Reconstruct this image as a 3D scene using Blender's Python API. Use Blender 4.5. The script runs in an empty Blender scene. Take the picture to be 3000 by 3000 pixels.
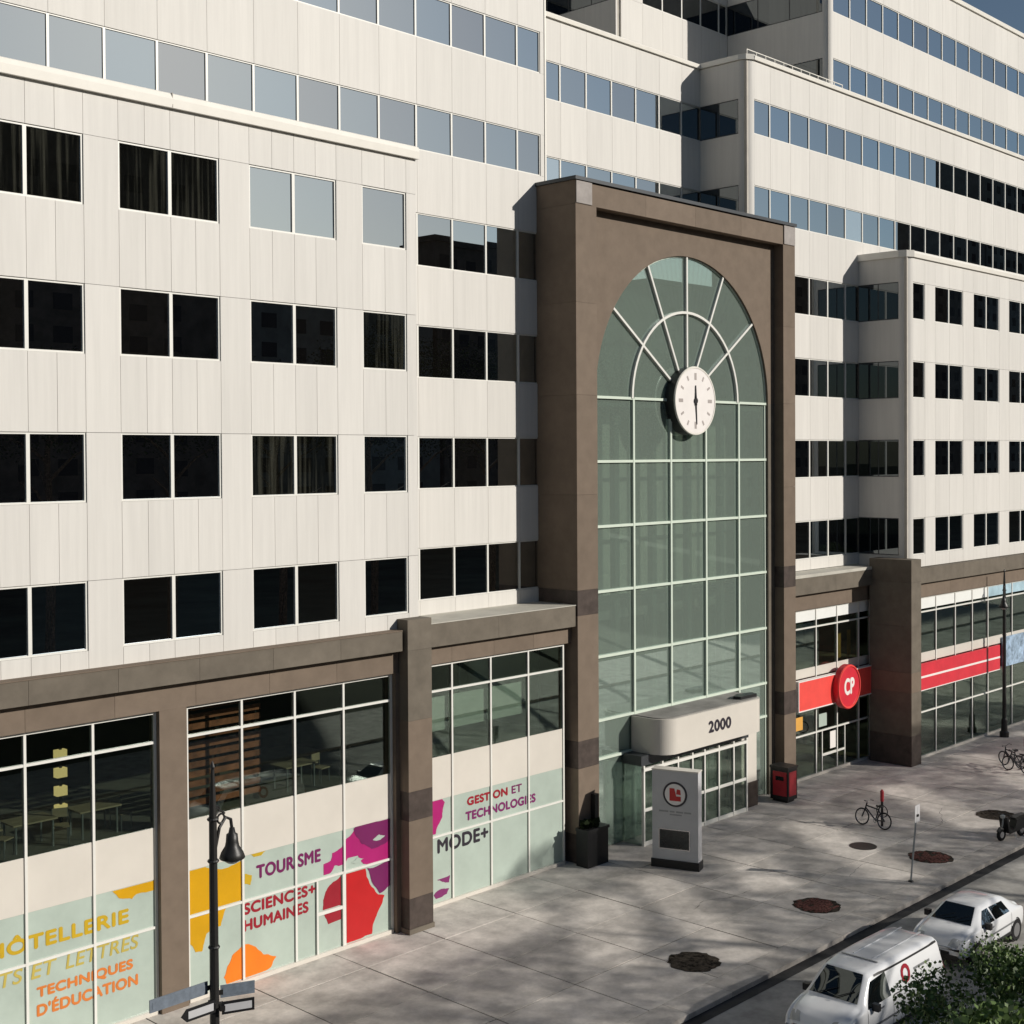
import bpy, math, random
from mathutils import Vector, Matrix
R = math.radians
random.seed(7)
scene = bpy.context.scene
col = scene.collection

# ------------------------------------------------------------------ camera, sky, sun, exposure
YAW, PIT, ROLL = 0.8106210, -0.0166406, -0.0058228
CAM = Vector((0.0, -31.743, 14.4546))
cd = bpy.data.cameras.new("Camera"); cam = bpy.data.objects.new("Camera", cd); col.objects.link(cam)
fw = Vector((math.sin(YAW)*math.cos(PIT), math.cos(YAW)*math.cos(PIT), math.sin(PIT)))
rt = Vector((math.cos(YAW), -math.sin(YAW), 0)); up = rt.cross(fw)
r_ = rt*math.cos(ROLL) + up*math.sin(ROLL); u_ = -rt*math.sin(ROLL) + up*math.cos(ROLL)
mw = Matrix((r_, u_, -fw)).transposed().to_4x4(); mw.translation = CAM
cam.matrix_world = mw
cd.sensor_width = 36; cd.lens = 3957.115/3000*36
cd.shift_x = (1500-1512.964)/3000; cd.shift_y = (1399.518-1500)/3000
cd.clip_start = 0.1; cd.clip_end = 4000
scene.camera = cam

SUN_TRAVEL = Vector((-0.61, 1.0, -0.52)).normalized()
SUN_EL = math.asin(-SUN_TRAVEL.z); SUN_AZ = math.atan2(-SUN_TRAVEL.x, -SUN_TRAVEL.y)
world = bpy.data.worlds.new("World"); scene.world = world; world.use_nodes = True
wn = world.node_tree.nodes; wl = world.node_tree.links
sky = wn.new('ShaderNodeTexSky'); sky.sky_type = 'NISHITA'; sky.sun_disc = False
sky.sun_elevation = SUN_EL; sky.sun_rotation = SUN_AZ
sky.air_density = 1.0; sky.dust_density = 0.6; sky.ozone_density = 1.2
bgn = wn['Background']; bgn.inputs['Strength'].default_value = 0.055
wl.new(sky.outputs['Color'], bgn.inputs['Color'])
sd = bpy.data.lights.new("Sun", 'SUN'); sun = bpy.data.objects.new("Sun", sd); col.objects.link(sun)
sd.energy = 4.3; sd.angle = R(0.53); sd.color = (1.0, 0.945, 0.865)
sun.rotation_euler = SUN_TRAVEL.to_track_quat('-Z', 'Y').to_euler()
sun.location = (60, -60, 60)
vs = scene.view_settings
vs.view_transform = 'Standard'; vs.look = 'None'; vs.exposure = 0.0; vs.gamma = 1.0; vs.use_curve_mapping = False
scene.render.engine = 'CYCLES'
scene.cycles.use_denoising = True
scene.cycles.max_bounces = 8; scene.cycles.transparent_max_bounces = 12
scene.cycles.sample_clamp_indirect = 4.0
scene.cycles.caustics_reflective = False; scene.cycles.blur_glossy = 1.0; scene.cycles.caustics_refractive = False

# ------------------------------------------------------------------ materials
MATS = {}
def mat(name, c, rough=0.7, spec=0.3, var=0.06, scale=1.5, bump=0.0, bscale=20.0, metal=0.0, coat=0.0, rnd=0.0, c2=None, streak=False):
    m = bpy.data.materials.new(name); m.use_nodes = True
    n = m.node_tree.nodes; l = m.node_tree.links
    p = n['Principled BSDF']
    p.inputs['Roughness'].default_value = rough; p.inputs['Specular IOR Level'].default_value = spec
    p.inputs['Metallic'].default_value = metal; p.inputs['Coat Weight'].default_value = coat
    geo = n.new('ShaderNodeNewGeometry')
    mp = n.new('ShaderNodeMapping'); l.new(geo.outputs['Position'], mp.inputs['Vector'])
    if streak: mp.inputs['Scale'].default_value = (1.0, 1.0, 0.12)
    nz = n.new('ShaderNodeTexNoise'); nz.inputs['Scale'].default_value = scale; nz.inputs['Detail'].default_value = 6; nz.inputs['Roughness'].default_value = 0.62
    l.new(mp.outputs['Vector'], nz.inputs['Vector'])
    rp = n.new('ShaderNodeValToRGB')
    d = c2 if c2 else tuple(max(0, x*(1-2.2*var)) for x in c)
    b = c if c2 else tuple(x*(1+1.2*var) for x in c)
    rp.color_ramp.elements[0].color = (*d, 1); rp.color_ramp.elements[0].position = 0.32
    rp.color_ramp.elements[1].color = (*b, 1); rp.color_ramp.elements[1].position = 0.68
    l.new(nz.outputs['Fac'], rp.inputs['Fac'])
    out = rp.outputs['Color']
    if streak or name in ('slab', 'kerb', 'asphalt'):
        m2 = n.new('ShaderNodeMapping'); l.new(geo.outputs['Position'], m2.inputs['Vector'])
        m2.inputs['Scale'].default_value = (5.0, 5.0, 0.22) if streak else (1.6, 1.6, 1.6)
        n2 = n.new('ShaderNodeTexNoise'); n2.inputs['Scale'].default_value = 1.0; n2.inputs['Detail'].default_value = 8; n2.inputs['Roughness'].default_value = 0.7
        l.new(m2.outputs['Vector'], n2.inputs['Vector'])
        r2 = n.new('ShaderNodeMapRange'); r2.inputs['From Min'].default_value = 0.38; r2.inputs['From Max'].default_value = 0.60
        r2.inputs['To Min'].default_value = 0.955 if streak else 0.80; r2.inputs['To Max'].default_value = 1.02
        l.new(n2.outputs['Fac'], r2.inputs['Value'])
        x2 = n.new('ShaderNodeVectorMath'); x2.operation = 'SCALE'; l.new(out, x2.inputs[0]); l.new(r2.outputs['Result'], x2.inputs['Scale']); out = x2.outputs['Vector']
    if rnd:
        oi = n.new('ShaderNodeObjectInfo'); mr = n.new('ShaderNodeMapRange')
        mr.inputs['To Min'].default_value = 1-rnd; mr.inputs['To Max'].default_value = 1+rnd
        l.new(oi.outputs['Random'], mr.inputs['Value'])
        mx = n.new('ShaderNodeVectorMath'); mx.operation = 'SCALE'
        l.new(out, mx.inputs[0]); l.new(mr.outputs['Result'], mx.inputs['Scale']); out = mx.outputs['Vector']
    l.new(out, p.inputs['Base Color'])
    if bump:
        nb = n.new('ShaderNodeTexNoise'); nb.inputs['Scale'].default_value = bscale; nb.inputs['Detail'].default_value = 4
        l.new(geo.outputs['Position'], nb.inputs['Vector'])
        bp = n.new('ShaderNodeBump'); bp.inputs['Strength'].default_value = bump; bp.inputs['Distance'].default_value = 0.02
        l.new(nb.outputs['Fac'], bp.inputs['Height']); l.new(bp.outputs['Normal'], p.inputs['Normal'])
    MATS[name] = m
    return m
def glass(name, body, refl, tint=(0.9, 0.95, 1.0), trans=0.0, ttint=(0.5, 0.5, 0.5), rough=0.0, curtain=False):
    """coated pane: a mirror share that grows at grazing angles over a see-through or dark body"""
    m = bpy.data.materials.new(name); m.use_nodes = True
    n = m.node_tree.nodes; l = m.node_tree.links
    n.remove(n['Principled BSDF']); o = n['Material Output']
    df = n.new('ShaderNodeBsdfDiffuse'); df.inputs['Color'].default_value = (*body, 1)
    if curtain:
        geo = n.new('ShaderNodeNewGeometry'); mp = n.new('ShaderNodeMapping'); mp.inputs['Scale'].default_value = (7, 7, 0.25)
        nz = n.new('ShaderNodeTexNoise'); nz.inputs['Scale'].default_value = 1.3; nz.inputs['Detail'].default_value = 3
        l.new(geo.outputs['Position'], mp.inputs['Vector']); l.new(mp.outputs['Vector'], nz.inputs['Vector'])
        rp = n.new('ShaderNodeValToRGB'); rp.color_ramp.elements[0].color = (0.004, 0.004, 0.003, 1); rp.color_ramp.elements[0].position = 0.48
        rp.color_ramp.elements[1].color = (0.05, 0.05, 0.038, 1); rp.color_ramp.elements[1].position = 0.72
        l.new(nz.outputs['Fac'], rp.inputs['Fac']); l.new(rp.outputs['Color'], df.inputs['Color'])
    base = df
    if trans:
        tr = n.new('ShaderNodeBsdfTransparent'); tr.inputs['Color'].default_value = (*ttint, 1)
        m1 = n.new('ShaderNodeMixShader'); m1.inputs[0].default_value = trans
        l.new(df.outputs[0], m1.inputs[1]); l.new(tr.outputs[0], m1.inputs[2]); base = m1
    gl = n.new('ShaderNodeBsdfGlossy'); gl.inputs['Roughness'].default_value = rough; gl.inputs['Color'].default_value = (*tint, 1)
    lw = n.new('ShaderNodeLayerWeight'); lw.inputs['Blend'].default_value = 0.3
    mr = n.new('ShaderNodeMapRange'); mr.inputs['To Min'].default_value = refl; mr.inputs['To Max'].default_value = min(1.0, refl+0.5)
    l.new(lw.outputs['Fresnel'], mr.inputs['Value'])
    mx = n.new('ShaderNodeMixShader'); l.new(mr.outputs['Result'], mx.inputs[0])
    l.new(base.outputs[0], mx.inputs[1]); l.new(gl.outputs[0], mx.inputs[2]); l.new(mx.outputs[0], o.inputs['Surface'])
    MATS[name] = m
    return m
CREAM = (0.665, 0.645, 0.605)
mat('panel', CREAM, 0.55, 0.2, 0.022, 0.5, rnd=0.03, streak=True)
mat('joint', (0.50, 0.47, 0.42), 0.9, 0.1)
mat('coping', (0.80, 0.77, 0.70), 0.35, 0.4, 0.02)
mat('frame', (0.74, 0.73, 0.68), 0.4, 0.4, 0.02)
mat('frame_mint', (0.62, 0.70, 0.60), 0.4, 0.4, 0.02)
mat('granite', (0.185, 0.144, 0.110), 0.7, 0.12, 0.05, 2.0, rnd=0.07, bump=0.08, bscale=70)
mat('granite_pale', (0.34, 0.31, 0.29), 0.6, 0.2, 0.08, 2)
mat('granite_grey', (0.160, 0.138, 0.110), 0.7, 0.12, 0.08, 1.6, rnd=0.06, bump=0.05, bscale=90)
mat('granite_dark', (0.075, 0.058, 0.050), 0.45, 0.25, 0.15, 3.0)
mat('granite_side', (0.030, 0.027, 0.026), 0.5, 0.3, 0.1, 2.0)
mat('roof_grey', (0.30, 0.29, 0.27), 0.9, 0.1, 0.15, 0.8)
mat('metal_dark', (0.05, 0.055, 0.06), 0.4, 0.5, 0.05, metal=0.3)
mat('black', (0.012, 0.012, 0.013), 0.42, 0.4, 0.05)
mat('iron', (0.016, 0.015, 0.014), 0.45, 0.5, 0.1, bump=0.1, bscale=40)
mat('white', (0.80, 0.79, 0.76), 0.4, 0.4, 0.02)
mat('soffit', (0.5, 0.48, 0.42), 0.7, 0.2)
mat('film', (0.43, 0.505, 0.445), 0.28, 0.5, 0.05, 0.8)
mat('film_dim', (0.42, 0.50, 0.44), 0.25, 0.5, 0.05, 0.8)
mat('spandrel', (0.66, 0.62, 0.555), 0.28, 0.45, 0.025, 0.7)
for nm, c in dict(yellow=(0.62, 0.33, 0.006), ochre=(0.55, 0.36, 0.02), olive=(0.50, 0.40, 0.09), orange=(0.80, 0.20, 0.012), rust=(0.66, 0.20, 0.04), purple=(0.17, 0.016, 0.10), magenta=(0.40, 0.015, 0.15), red=(0.50, 0.014, 0.016), crimson=(0.32, 0.015, 0.028), plum=(0.20, 0.025, 0.13), print_black=(0.03, 0.025, 0.035)).items():
    mat('ink_'+nm, c, 0.3, 0.5, 0.04, 1.2)
mat('sign_red', (0.85, 0.085, 0.07), 0.35, 0.5, 0.04)
mat('sign_red_deep', (0.66, 0.03, 0.05), 0.35, 0.5, 0.06)
mat('sign_white', (0.82, 0.78, 0.75), 0.4, 0.4, 0.02)
mat('kiosk', (0.50, 0.50, 0.51), 0.4, 0.4, 0.03)
mat('screen', (0.015, 0.02, 0.022), 0.12, 0.5, 0.2, 6.0)
mat('slab', (0.63, 0.585, 0.535), 0.85, 0.2, 0.13, 0.9, bump=0.2, bscale=35, rnd=0.10)
mat('slab_joint', (0.05, 0.045, 0.04), 0.95, 0.1, 0.2, 2.0)
mat('kerb', (0.56, 0.52, 0.475), 0.8, 0.25, 0.12, 2.0, bump=0.15, bscale=40, rnd=0.08)
mat("asphalt", (0.42, 0.405, 0.375), 0.9, 0.2, 0.20, 0.6, bump=0.3, bscale=60)
mat('gutter', (0.055, 0.053, 0.052), 0.85, 0.2, 0.2, 1.2)
mat('earth', (0.045, 0.05, 0.03), 0.95, 0.1, 0.3, 0.1)
mat('brick_pit', (0.14, 0.055, 0.045), 0.9, 0.2, 0.5, 14.0, bump=0.4, bscale=25)
mat('soil_pit', (0.055, 0.045, 0.035), 0.95, 0.1, 0.5, 8.0, bump=0.5, bscale=25)
mat('car_white', (0.78, 0.79, 0.80), 0.22, 0.5, 0.015, 1.0, coat=0.5)
mat('tyre', (0.015, 0.015, 0.016), 0.8, 0.2)
mat('rim', (0.35, 0.35, 0.36), 0.35, 0.5, metal=0.8)
mat('lamp_glass', (0.45, 0.46, 0.45), 0.1, 0.5)
mat('chrome', (0.5, 0.5, 0.52), 0.25, 0.5, metal=0.9)
mat('leaf', (0.135, 0.20, 0.055), 0.5, 0.3, 0.35, 1.3, c2=(0.045, 0.085, 0.026))
mat('leaf_dark', (0.02, 0.028, 0.014), 0.95, 0.0)
mat('leaf_pot', (0.085, 0.13, 0.045), 0.5, 0.35, 0.3, 5)
mat('bark', (0.075, 0.055, 0.042), 0.9, 0.1, 0.3, 8, bump=0.5)
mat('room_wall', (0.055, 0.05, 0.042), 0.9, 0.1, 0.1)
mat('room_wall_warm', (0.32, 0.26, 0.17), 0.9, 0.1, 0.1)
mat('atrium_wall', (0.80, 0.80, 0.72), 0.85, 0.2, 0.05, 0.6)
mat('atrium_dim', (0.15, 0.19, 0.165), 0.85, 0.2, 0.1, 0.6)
mat('slab_edge', (0.30, 0.31, 0.28), 0.8, 0.2, 0.1)
mat('floor_room', (0.22, 0.20, 0.17), 0.6, 0.3, 0.1)
mat('wood_red', (0.42, 0.15, 0.08), 0.6, 0.3, 0.2, 3, rnd=0.2)
mat('wood_pale', (0.42, 0.33, 0.22), 0.6, 0.3, 0.1, 3)
mat('blind', (0.78, 0.79, 0.76), 0.7, 0.2, 0.02)
mat('blind_blue', (0.40, 0.56, 0.64), 0.7, 0.2, 0.1)
mat('poster', (0.34, 0.46, 0.60), 0.4, 0.4, 0.3, 3.0)
mat('sticker', (0.72, 0.38, 0.08), 0.4, 0.4, 0.05)
mat('opp_brick', (0.075, 0.058, 0.048), 0.9, 0.1, 0.2, 0.4)
mat('opp_window', (0.02, 0.02, 0.022), 0.9, 0.05)
mat('opp_stone', (0.115, 0.11, 0.10), 0.9, 0.1, 0.15, 0.3)
mat('bike_paint', (0.02, 0.02, 0.024), 0.35, 0.5)
mat('red_paint', (0.36, 0.02, 0.03), 0.4, 0.5, 0.1)
mat('steel', (0.30, 0.31, 0.32), 0.4, 0.5, 0.05, metal=0.6)
mat('blue_sign', (0.17, 0.20, 0.24), 0.4, 0.4, 0.1, 8)
glass('pane', (0.0035, 0.0035, 0.004), 0.58, (0.82, 0.93, 1.0))
glass('pane_warm', (0.007, 0.006, 0.005), 0.55, (0.82, 0.90, 0.96))
glass('pane_deep', (0.006, 0.008, 0.010), 0.60, (0.76, 0.90, 1.0))
glass('pane_pale', (0.30, 0.36, 0.40), 0.45, (0.8, 0.92, 1.0))
glass('pane_curtain', (0.02, 0.02, 0.015), 0.34, (0.74, 0.88, 1.0), curtain=True)
glass('pane_side', (0.0035, 0.0035, 0.004), 0.10, (0.86, 0.95, 1.0))
glass('pane_shop', (0.006, 0.007, 0.006), 0.07, (0.9, 1.0, 0.95), trans=0.90, ttint=(0.76, 0.82, 0.77))
glass('pane_green', (0.55, 0.66, 0.58), 0.24, (0.82, 0.96, 0.92), trans=0.75, ttint=(0.94, 0.985, 0.94))
glass('car_glass', (0.006, 0.008, 0.008), 0.06, (0.9, 1, 1))

# ------------------------------------------------------------------ mesh helpers
class MB:
    def __init__(s): s.v = []; s.f = []
    def quad(s, a, b, c, d):
        i = len(s.v); s.v += [tuple(a), tuple(b), tuple(c), tuple(d)]; s.f.append((i, i+1, i+2, i+3)); return s
    def box(s, x0, x1, y0, y1, z0, z1):
        i = len(s.v)
        s.v += [(x0, y0, z0), (x1, y0, z0), (x1, y1, z0), (x0, y1, z0), (x0, y0, z1), (x1, y0, z1), (x1, y1, z1), (x0, y1, z1)]
        s.f += [tuple(i+k for k in q) for q in ((0, 3, 2, 1), (4, 5, 6, 7), (0, 1, 5, 4), (1, 2, 6, 5), (2, 3, 7, 6), (3, 0, 4, 7))]
        return s
    def prism(s, pts, y0, y1):
        """outline in x,z (counter-clockwise seen from -Y) pulled from y0 (front) to y1"""
        i = len(s.v); n = len(pts)
        s.v += [(x, y0, z) for x, z in pts] + [(x, y1, z) for x, z in pts]
        s.f.append(tuple(range(i, i+n))); s.f.append(tuple(range(i+2*n-1, i+n-1, -1)))
        for k in range(n):
            j = (k+1) % n; s.f.append((i+k, i+n+k, i+n+j, i+j))
        return s
    def hprism(s, pts, z0, z1):
        """outline in x,y (counter-clockwise from above)"""
        i = len(s.v); n = len(pts)
        s.v += [(x, y, z0) for x, y in pts] + [(x, y, z1) for x, y in pts]
        s.f.append(tuple(range(i+n-1, i-1, -1))); s.f.append(tuple(range(i+n, i+2*n)))
        for k in range(n):
            j = (k+1) % n; s.f.append((i+k, i+j, i+n+j, i+n+k))
        return s
    def tube(s, pts, rad, n=8, cap=True):
        pts = [Vector(p) for p in pts]
        rr = rad if isinstance(rad, (list, tuple)) else [rad]*len(pts)
        rings = []
        for k, p in enumerate(pts):
            t = (pts[min(k+1, len(pts)-1)] - pts[max(k-1, 0)]).normalized()
            a = t.cross(Vector((0, 0, 1)));
            if a.length < 1e-3: a = t.cross(Vector((0, 1, 0)))
            a.normalize(); b = t.cross(a)
            i = len(s.v); rings.append(i)
            for q in range(n):
                w = 2*math.pi*q/n; s.v.append(tuple(p + (a*math.cos(w) + b*math.sin(w))*rr[k]))
        for k in range(len(rings)-1):
            for q in range(n):
                e = (q+1) % n; s.f.append((rings[k]+q, rings[k+1]+q, rings[k+1]+e, rings[k]+e))
        if cap:
            s.f.append(tuple(rings[0]+q for q in range(n))); s.f.append(tuple(rings[-1]+q for q in range(n-1, -1, -1)))
        return s
    def lathe(s, prof, c, n=20):
        """prof: (r, z) pairs round the vertical axis through c"""
        i = len(s.v)
        for r, z in prof:
            for q in range(n):
                w = 2*math.pi*q/n; s.v.append((c[0]+r*math.cos(w), c[1]+r*math.sin(w), c[2]+z))
        for k in range(len(prof)-1):
            for q in range(n):
                e = (q+1) % n; s.f.append((i+k*n+q, i+k*n+e, i+(k+1)*n+e, i+(k+1)*n+q))
        s.f.append(tuple(i+q for q in range(n-1, -1, -1))); s.f.append(tuple(i+(len(prof)-1)*n+q for q in range(n)))
        return s
    def ring(s, c, axis, R0, r, n=28, m=6):
        """torus round axis 'x','y' or 'z'"""
        i = len(s.v)
        for a in range(n):
            A = 2*math.pi*a/n
            for b in range(m):
                B = 2*math.pi*b/m; q = R0 + r*math.cos(B); h = r*math.sin(B)
                p = (q*math.cos(A), q*math.sin(A), h)
                if axis == 'y': p = (p[0], p[2], p[1])
                if axis == 'x': p = (p[2], p[0], p[1])
                s.v.append((c[0]+p[0], c[1]+p[1], c[2]+p[2]))
        for a in range(n):
            for b in range(m):
                a2 = (a+1) % n; b2 = (b+1) % m
                s.f.append((i+a*m+b, i+a2*m+b, i+a2*m+b2, i+a*m+b2))
        return s
def absloc(o):
    v = Vector((0, 0, 0))
    while o is not None: v = v + Vector(o.location); o = o.parent
    return v
def link(name, me, parent=None):
    o = bpy.data.objects.new(name, me); col.objects.link(o)
    if parent: o.parent = parent
    return o
def tag(o, label=None, cat=None, group=None, kind=None):
    if label: o['label'] = label
    if cat: o['category'] = cat
    if group: o['group'] = group
    if kind: o['kind'] = kind
    return o
def thing(name, label, cat, loc=(0, 0, 0), rz=0.0, group=None):
    o = bpy.data.objects.new(name, None); col.objects.link(o); o.location = loc; o.rotation_euler = (0, 0, rz)
    o.empty_display_size = 0.3
    return tag(o, label, cat, group)
def part(parent, name, mb, m, local=False, smooth=False):
    """mesh given in world coordinates (or the thing's own if local)"""
    off = Vector((0, 0, 0)) if (local or parent is None) else absloc(parent)
    me = bpy.data.meshes.new(name)
    me.from_pydata([(a-off.x, b-off.y, c-off.z) for a, b, c in mb.v], [], mb.f)
    me.materials.append(MATS[m])
    if smooth:
        for p in me.polygons: p.use_smooth = True
    me.update()
    return link(name, me, parent)
BOXES = {}
def piece(parent, name, x0, x1, y0, y1, z0, z1, m):
    d = (round(x1-x0, 3), round(y1-y0, 3), round(z1-z0, 3)); key = (d, m)
    me = BOXES.get(key)
    if me is None:
        mb = MB().box(-d[0]/2, d[0]/2, -d[1]/2, d[1]/2, -d[2]/2, d[2]/2)
        me = bpy.data.meshes.new(name); me.from_pydata(mb.v, [], mb.f); me.materials.append(MATS[m]); me.update(); BOXES[key] = me
    o = link(name, me, parent)
    c = Vector(((x0+x1)/2, (y0+y1)/2, (z0+z1)/2)); o.location = c - absloc(parent) if parent else c
    return o
FRAMES = {}
def window(parent, x0, x1, y, z0, z1, fr=0.045, fm='frame', pm='pane', depth=0.07, tilt=0.0022, name='window'):
    """one window facing the street: a frame of four bars with its pane as sub-part; y is the frame's front"""
    if pm == 'pane': pm = random.choice(('pane', 'pane', 'pane_warm', 'pane_deep'))
    w, h = round(x1-x0, 3), round(z1-z0, 3); key = (w, h, fr, fm, depth)
    me = FRAMES.get(key)
    if me is None:
        mb = MB()
        a, b = w/2, h/2
        mb.box(-a, -a+fr, 0, depth, -b, b).box(a-fr, a, 0, depth, -b, b).box(-a+fr, a-fr, 0, depth, -b, -b+fr).box(-a+fr, a-fr, 0, depth, b-fr, b)
        me = bpy.data.meshes.new('window'); me.from_pydata(mb.v, [], mb.f); me.materials.append(MATS[fm]); me.update(); FRAMES[key] = me
    o = link(name, me, parent); o.location = Vector(((x0+x1)/2, y, (z0+z1)/2)) - absloc(parent)
    p = piece(o, 'pane', x0+fr*0.6, x1-fr*0.6, y+depth*0.55, y+depth*0.55+0.012, z0+fr*0.6, z1-fr*0.6, pm)
    if tilt: p.rotation_euler = (random.uniform(-tilt, tilt), 0, random.uniform(-tilt, tilt))
    return o
TXT = {}
def lettering(parent, s, x0, x1, z0, z1, y, m, bold=0.012, shear=0.0, name='lettering', depth=0.004):
    cu = bpy.data.curves.new(name, 'FONT'); cu.body = s; cu.size = 1.0; cu.shear = shear; cu.space_character = 1.06
    ob = bpy.data.objects.new(name, cu); col.objects.link(ob)
    dg = bpy.context.evaluated_depsgraph_get(); dg.update()
    me = bpy.data.meshes.new_from_object(ob.evaluated_get(dg))
    bpy.data.objects.remove(ob); bpy.data.curves.remove(cu)
    xs = [v.co.x for v in me.vertices]; zs = [v.co.y for v in me.vertices]
    sx = (x1-x0)/(max(xs)-min(xs)); sz = (z1-z0)/(max(zs)-min(zs)); mx, mz = min(xs), min(zs)
    off = absloc(parent) if parent else Vector((0, 0, 0))
    for v in me.vertices:
        v.co = (x0 + (v.co.x-mx)*sx - off.x, y - off.y, z0 + (v.co.y-mz)*sz - off.z)
    if bold:
        b = bold; V0 = [tuple(v.co) for v in me.vertices]; F0 = [tuple(p.vertices) for p in me.polygons]; V, F = [], []
        for k, (ox, oz) in enumerate(((0, 0), (-b, 0), (b, 0), (0, b), (0, -b))):
            i = len(V); V += [(p[0]+ox, p[1]-0.0006*k, p[2]+oz) for p in V0]; F += [tuple(q+i for q in f) for f in F0]
        me = bpy.data.meshes.new(name); me.from_pydata(V, [], F)
    me.materials.clear(); me.materials.append(MATS[m]); me.name = name
    return link(name, me, parent)
def decal(parent, name, pts, y, m):
    """printed shape: outline in x,z"""
    area = sum(pts[k][0]*pts[(k+1) % len(pts)][1] - pts[(k+1) % len(pts)][0]*pts[k][1] for k in range(len(pts)))
    if area < 0: pts = pts[::-1]
    # ragged coast: split every edge twice with a little sideways noise
    rn = random.Random(int(pts[0][0]*100)); q = pts
    for it, amp in ((0, 0.10), (1, 0.09), (2, 0.08)):
        o = []
        for k in range(len(q)):
            a, b = q[k], q[(k+1) % len(q)]; L = math.hypot(b[0]-a[0], b[1]-a[1]); o.append(a)
            straight = abs(b[0]-a[0]) < 0.012 or abs(b[1]-a[1]) < 0.012
            j = 0 if straight else rn.uniform(-amp, amp)*L
            o.append(((a[0]+b[0])/2 - (b[1]-a[1])/max(L, 1e-6)*j, (a[1]+b[1])/2 + (b[0]-a[0])/max(L, 1e-6)*j))
        q = o
    return part(parent, name, MB().prism(q, y, y+0.004), m)

# ------------------------------------------------------------------ the setting
GZ = -0.45      # pavement level
RZ = -0.60      # road level
def struct(name, mb, m): return tag(part(None, name, mb, m), kind='structure')
struct('ground', MB().box(-1500, 1500, -1500, 1500, -1.2, RZ-0.06), 'earth')
struct('road', MB().box(-300, 400, -22.4, -10.42, RZ-0.05, RZ), 'asphalt')
struct('gutter', MB().box(-60, 160, -10.80, -10.42, RZ+0.004, RZ+0.008), 'gutter')
pav = struct('pavement', MB().box(-60, 160, -9.50, 1.6, RZ, GZ-0.018), 'slab_joint')
xe = [28.45 + 3.15*k for k in range(-12, 25)]
ye = [-9.50, -6.85, -4.20, -1.55, 1.5]
for a, b in zip(xe, xe[1:]):
    for c, d in zip(ye, ye[1:]):
        piece(pav, 'slab', a+0.02, b-0.02, c+0.02, d-0.02, GZ-0.10, GZ+random.choice((-0.003, 0.0, 0.003)), 'slab')
rc = random.Random(12)
for (cx_, cy_, ang, L) in ((35.8, -5.6, 0.2, 3.4), (40.6, -5.0, -0.5, 2.8), (42.3, -7.6, 0.9, 2.2), (50.5, -6.9, -0.3, 3.2)):
    pts = []; px, py, a = cx_, cy_, ang
    for k in range(14):
        pts.append((px, py)); a += rc.uniform(-0.5, 0.5); px += L/14*math.cos(a); py += L/14*math.sin(a)
    mb = MB()
    for (x0, y0), (x1, y1) in zip(pts, pts[1:]):
        w = rc.uniform(0.003, 0.009); d = math.hypot(x1-x0, y1-y0); nx, ny = -(y1-y0)/d*w, (x1-x0)/d*w
        mb.quad((x0-nx, y0-ny, GZ+0.006), (x1-nx, y1-ny, GZ+0.006), (x1+nx, y1+ny, GZ+0.006), (x0+nx, y0+ny, GZ+0.006))
    part(pav, 'crack', mb, 'slab_joint')
kb = struct('kerb', MB().box(-60, 160, -10.40, -9.51, RZ, GZ-0.012), 'slab_joint')
x = -9.0
while x < 115:
    piece(kb, 'kerb_stone', x+0.008, x+1.992, -10.41, -9.508, RZ+0.01, GZ+0.004, 'kerb'); x += 2.0
struct('far_pavement', MB().box(-300, 400, -29, -22.4, RZ-0.05, GZ), 'kerb')

# ------------------------------------------------------------------ office wings
ZT = lambda i: 15.10 + 3.8*(3-i)      # window head of floor row i (row 4 lowest)
ZB = lambda i: 13.31 + 3.8*(3-i)
def rows(i):
    return (ZB(i)+0.13, ZT(i)-0.13) if i <= 0 else (ZB(i), ZT(i))
G = 0.0055   # half a joint
def spandrels(par, edges, y, zs, m='panel', t=0.10):
    for z0, z1 in zs:
        for a, b in zip(edges, edges[1:]):
            piece(par, 'panel', a+G, b-G, y, y+t, z0+G, z1-G, m)
def coping(par, x0, x1, y, z, h=0.32, out=0.10, back=0.55):
    mb = MB()
    prof = [(y-out, z-h), (y-out-0.02, z-h*0.45), (y-out+0.03, z-0.05), (y-out+0.14, z), (y+back, z), (y+back, z-h)]
    n = len(prof); i = 0
    mb.v = [(x0, a, b) for a, b in prof] + [(x1, a, b) for a, b in prof]
    for k in range(n): mb.f.append((k, (k+1) % n, n+(k+1) % n, n+k))
    mb.f.append(tuple(range(n-1, -1, -1))); mb.f.append(tuple(range(n, 2*n)))
    return part(par, 'parapet_cap', mb, 'coping')
def band_edges(rws, zlo, zhi):
    """the wall bands left between window rows"""
    zs = []; prev = zlo
    for i in sorted(rws, reverse=True):
        a, b = rows(i); zs.append((prev, a)); prev = b
    zs.append((prev, zhi)); return zs

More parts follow.
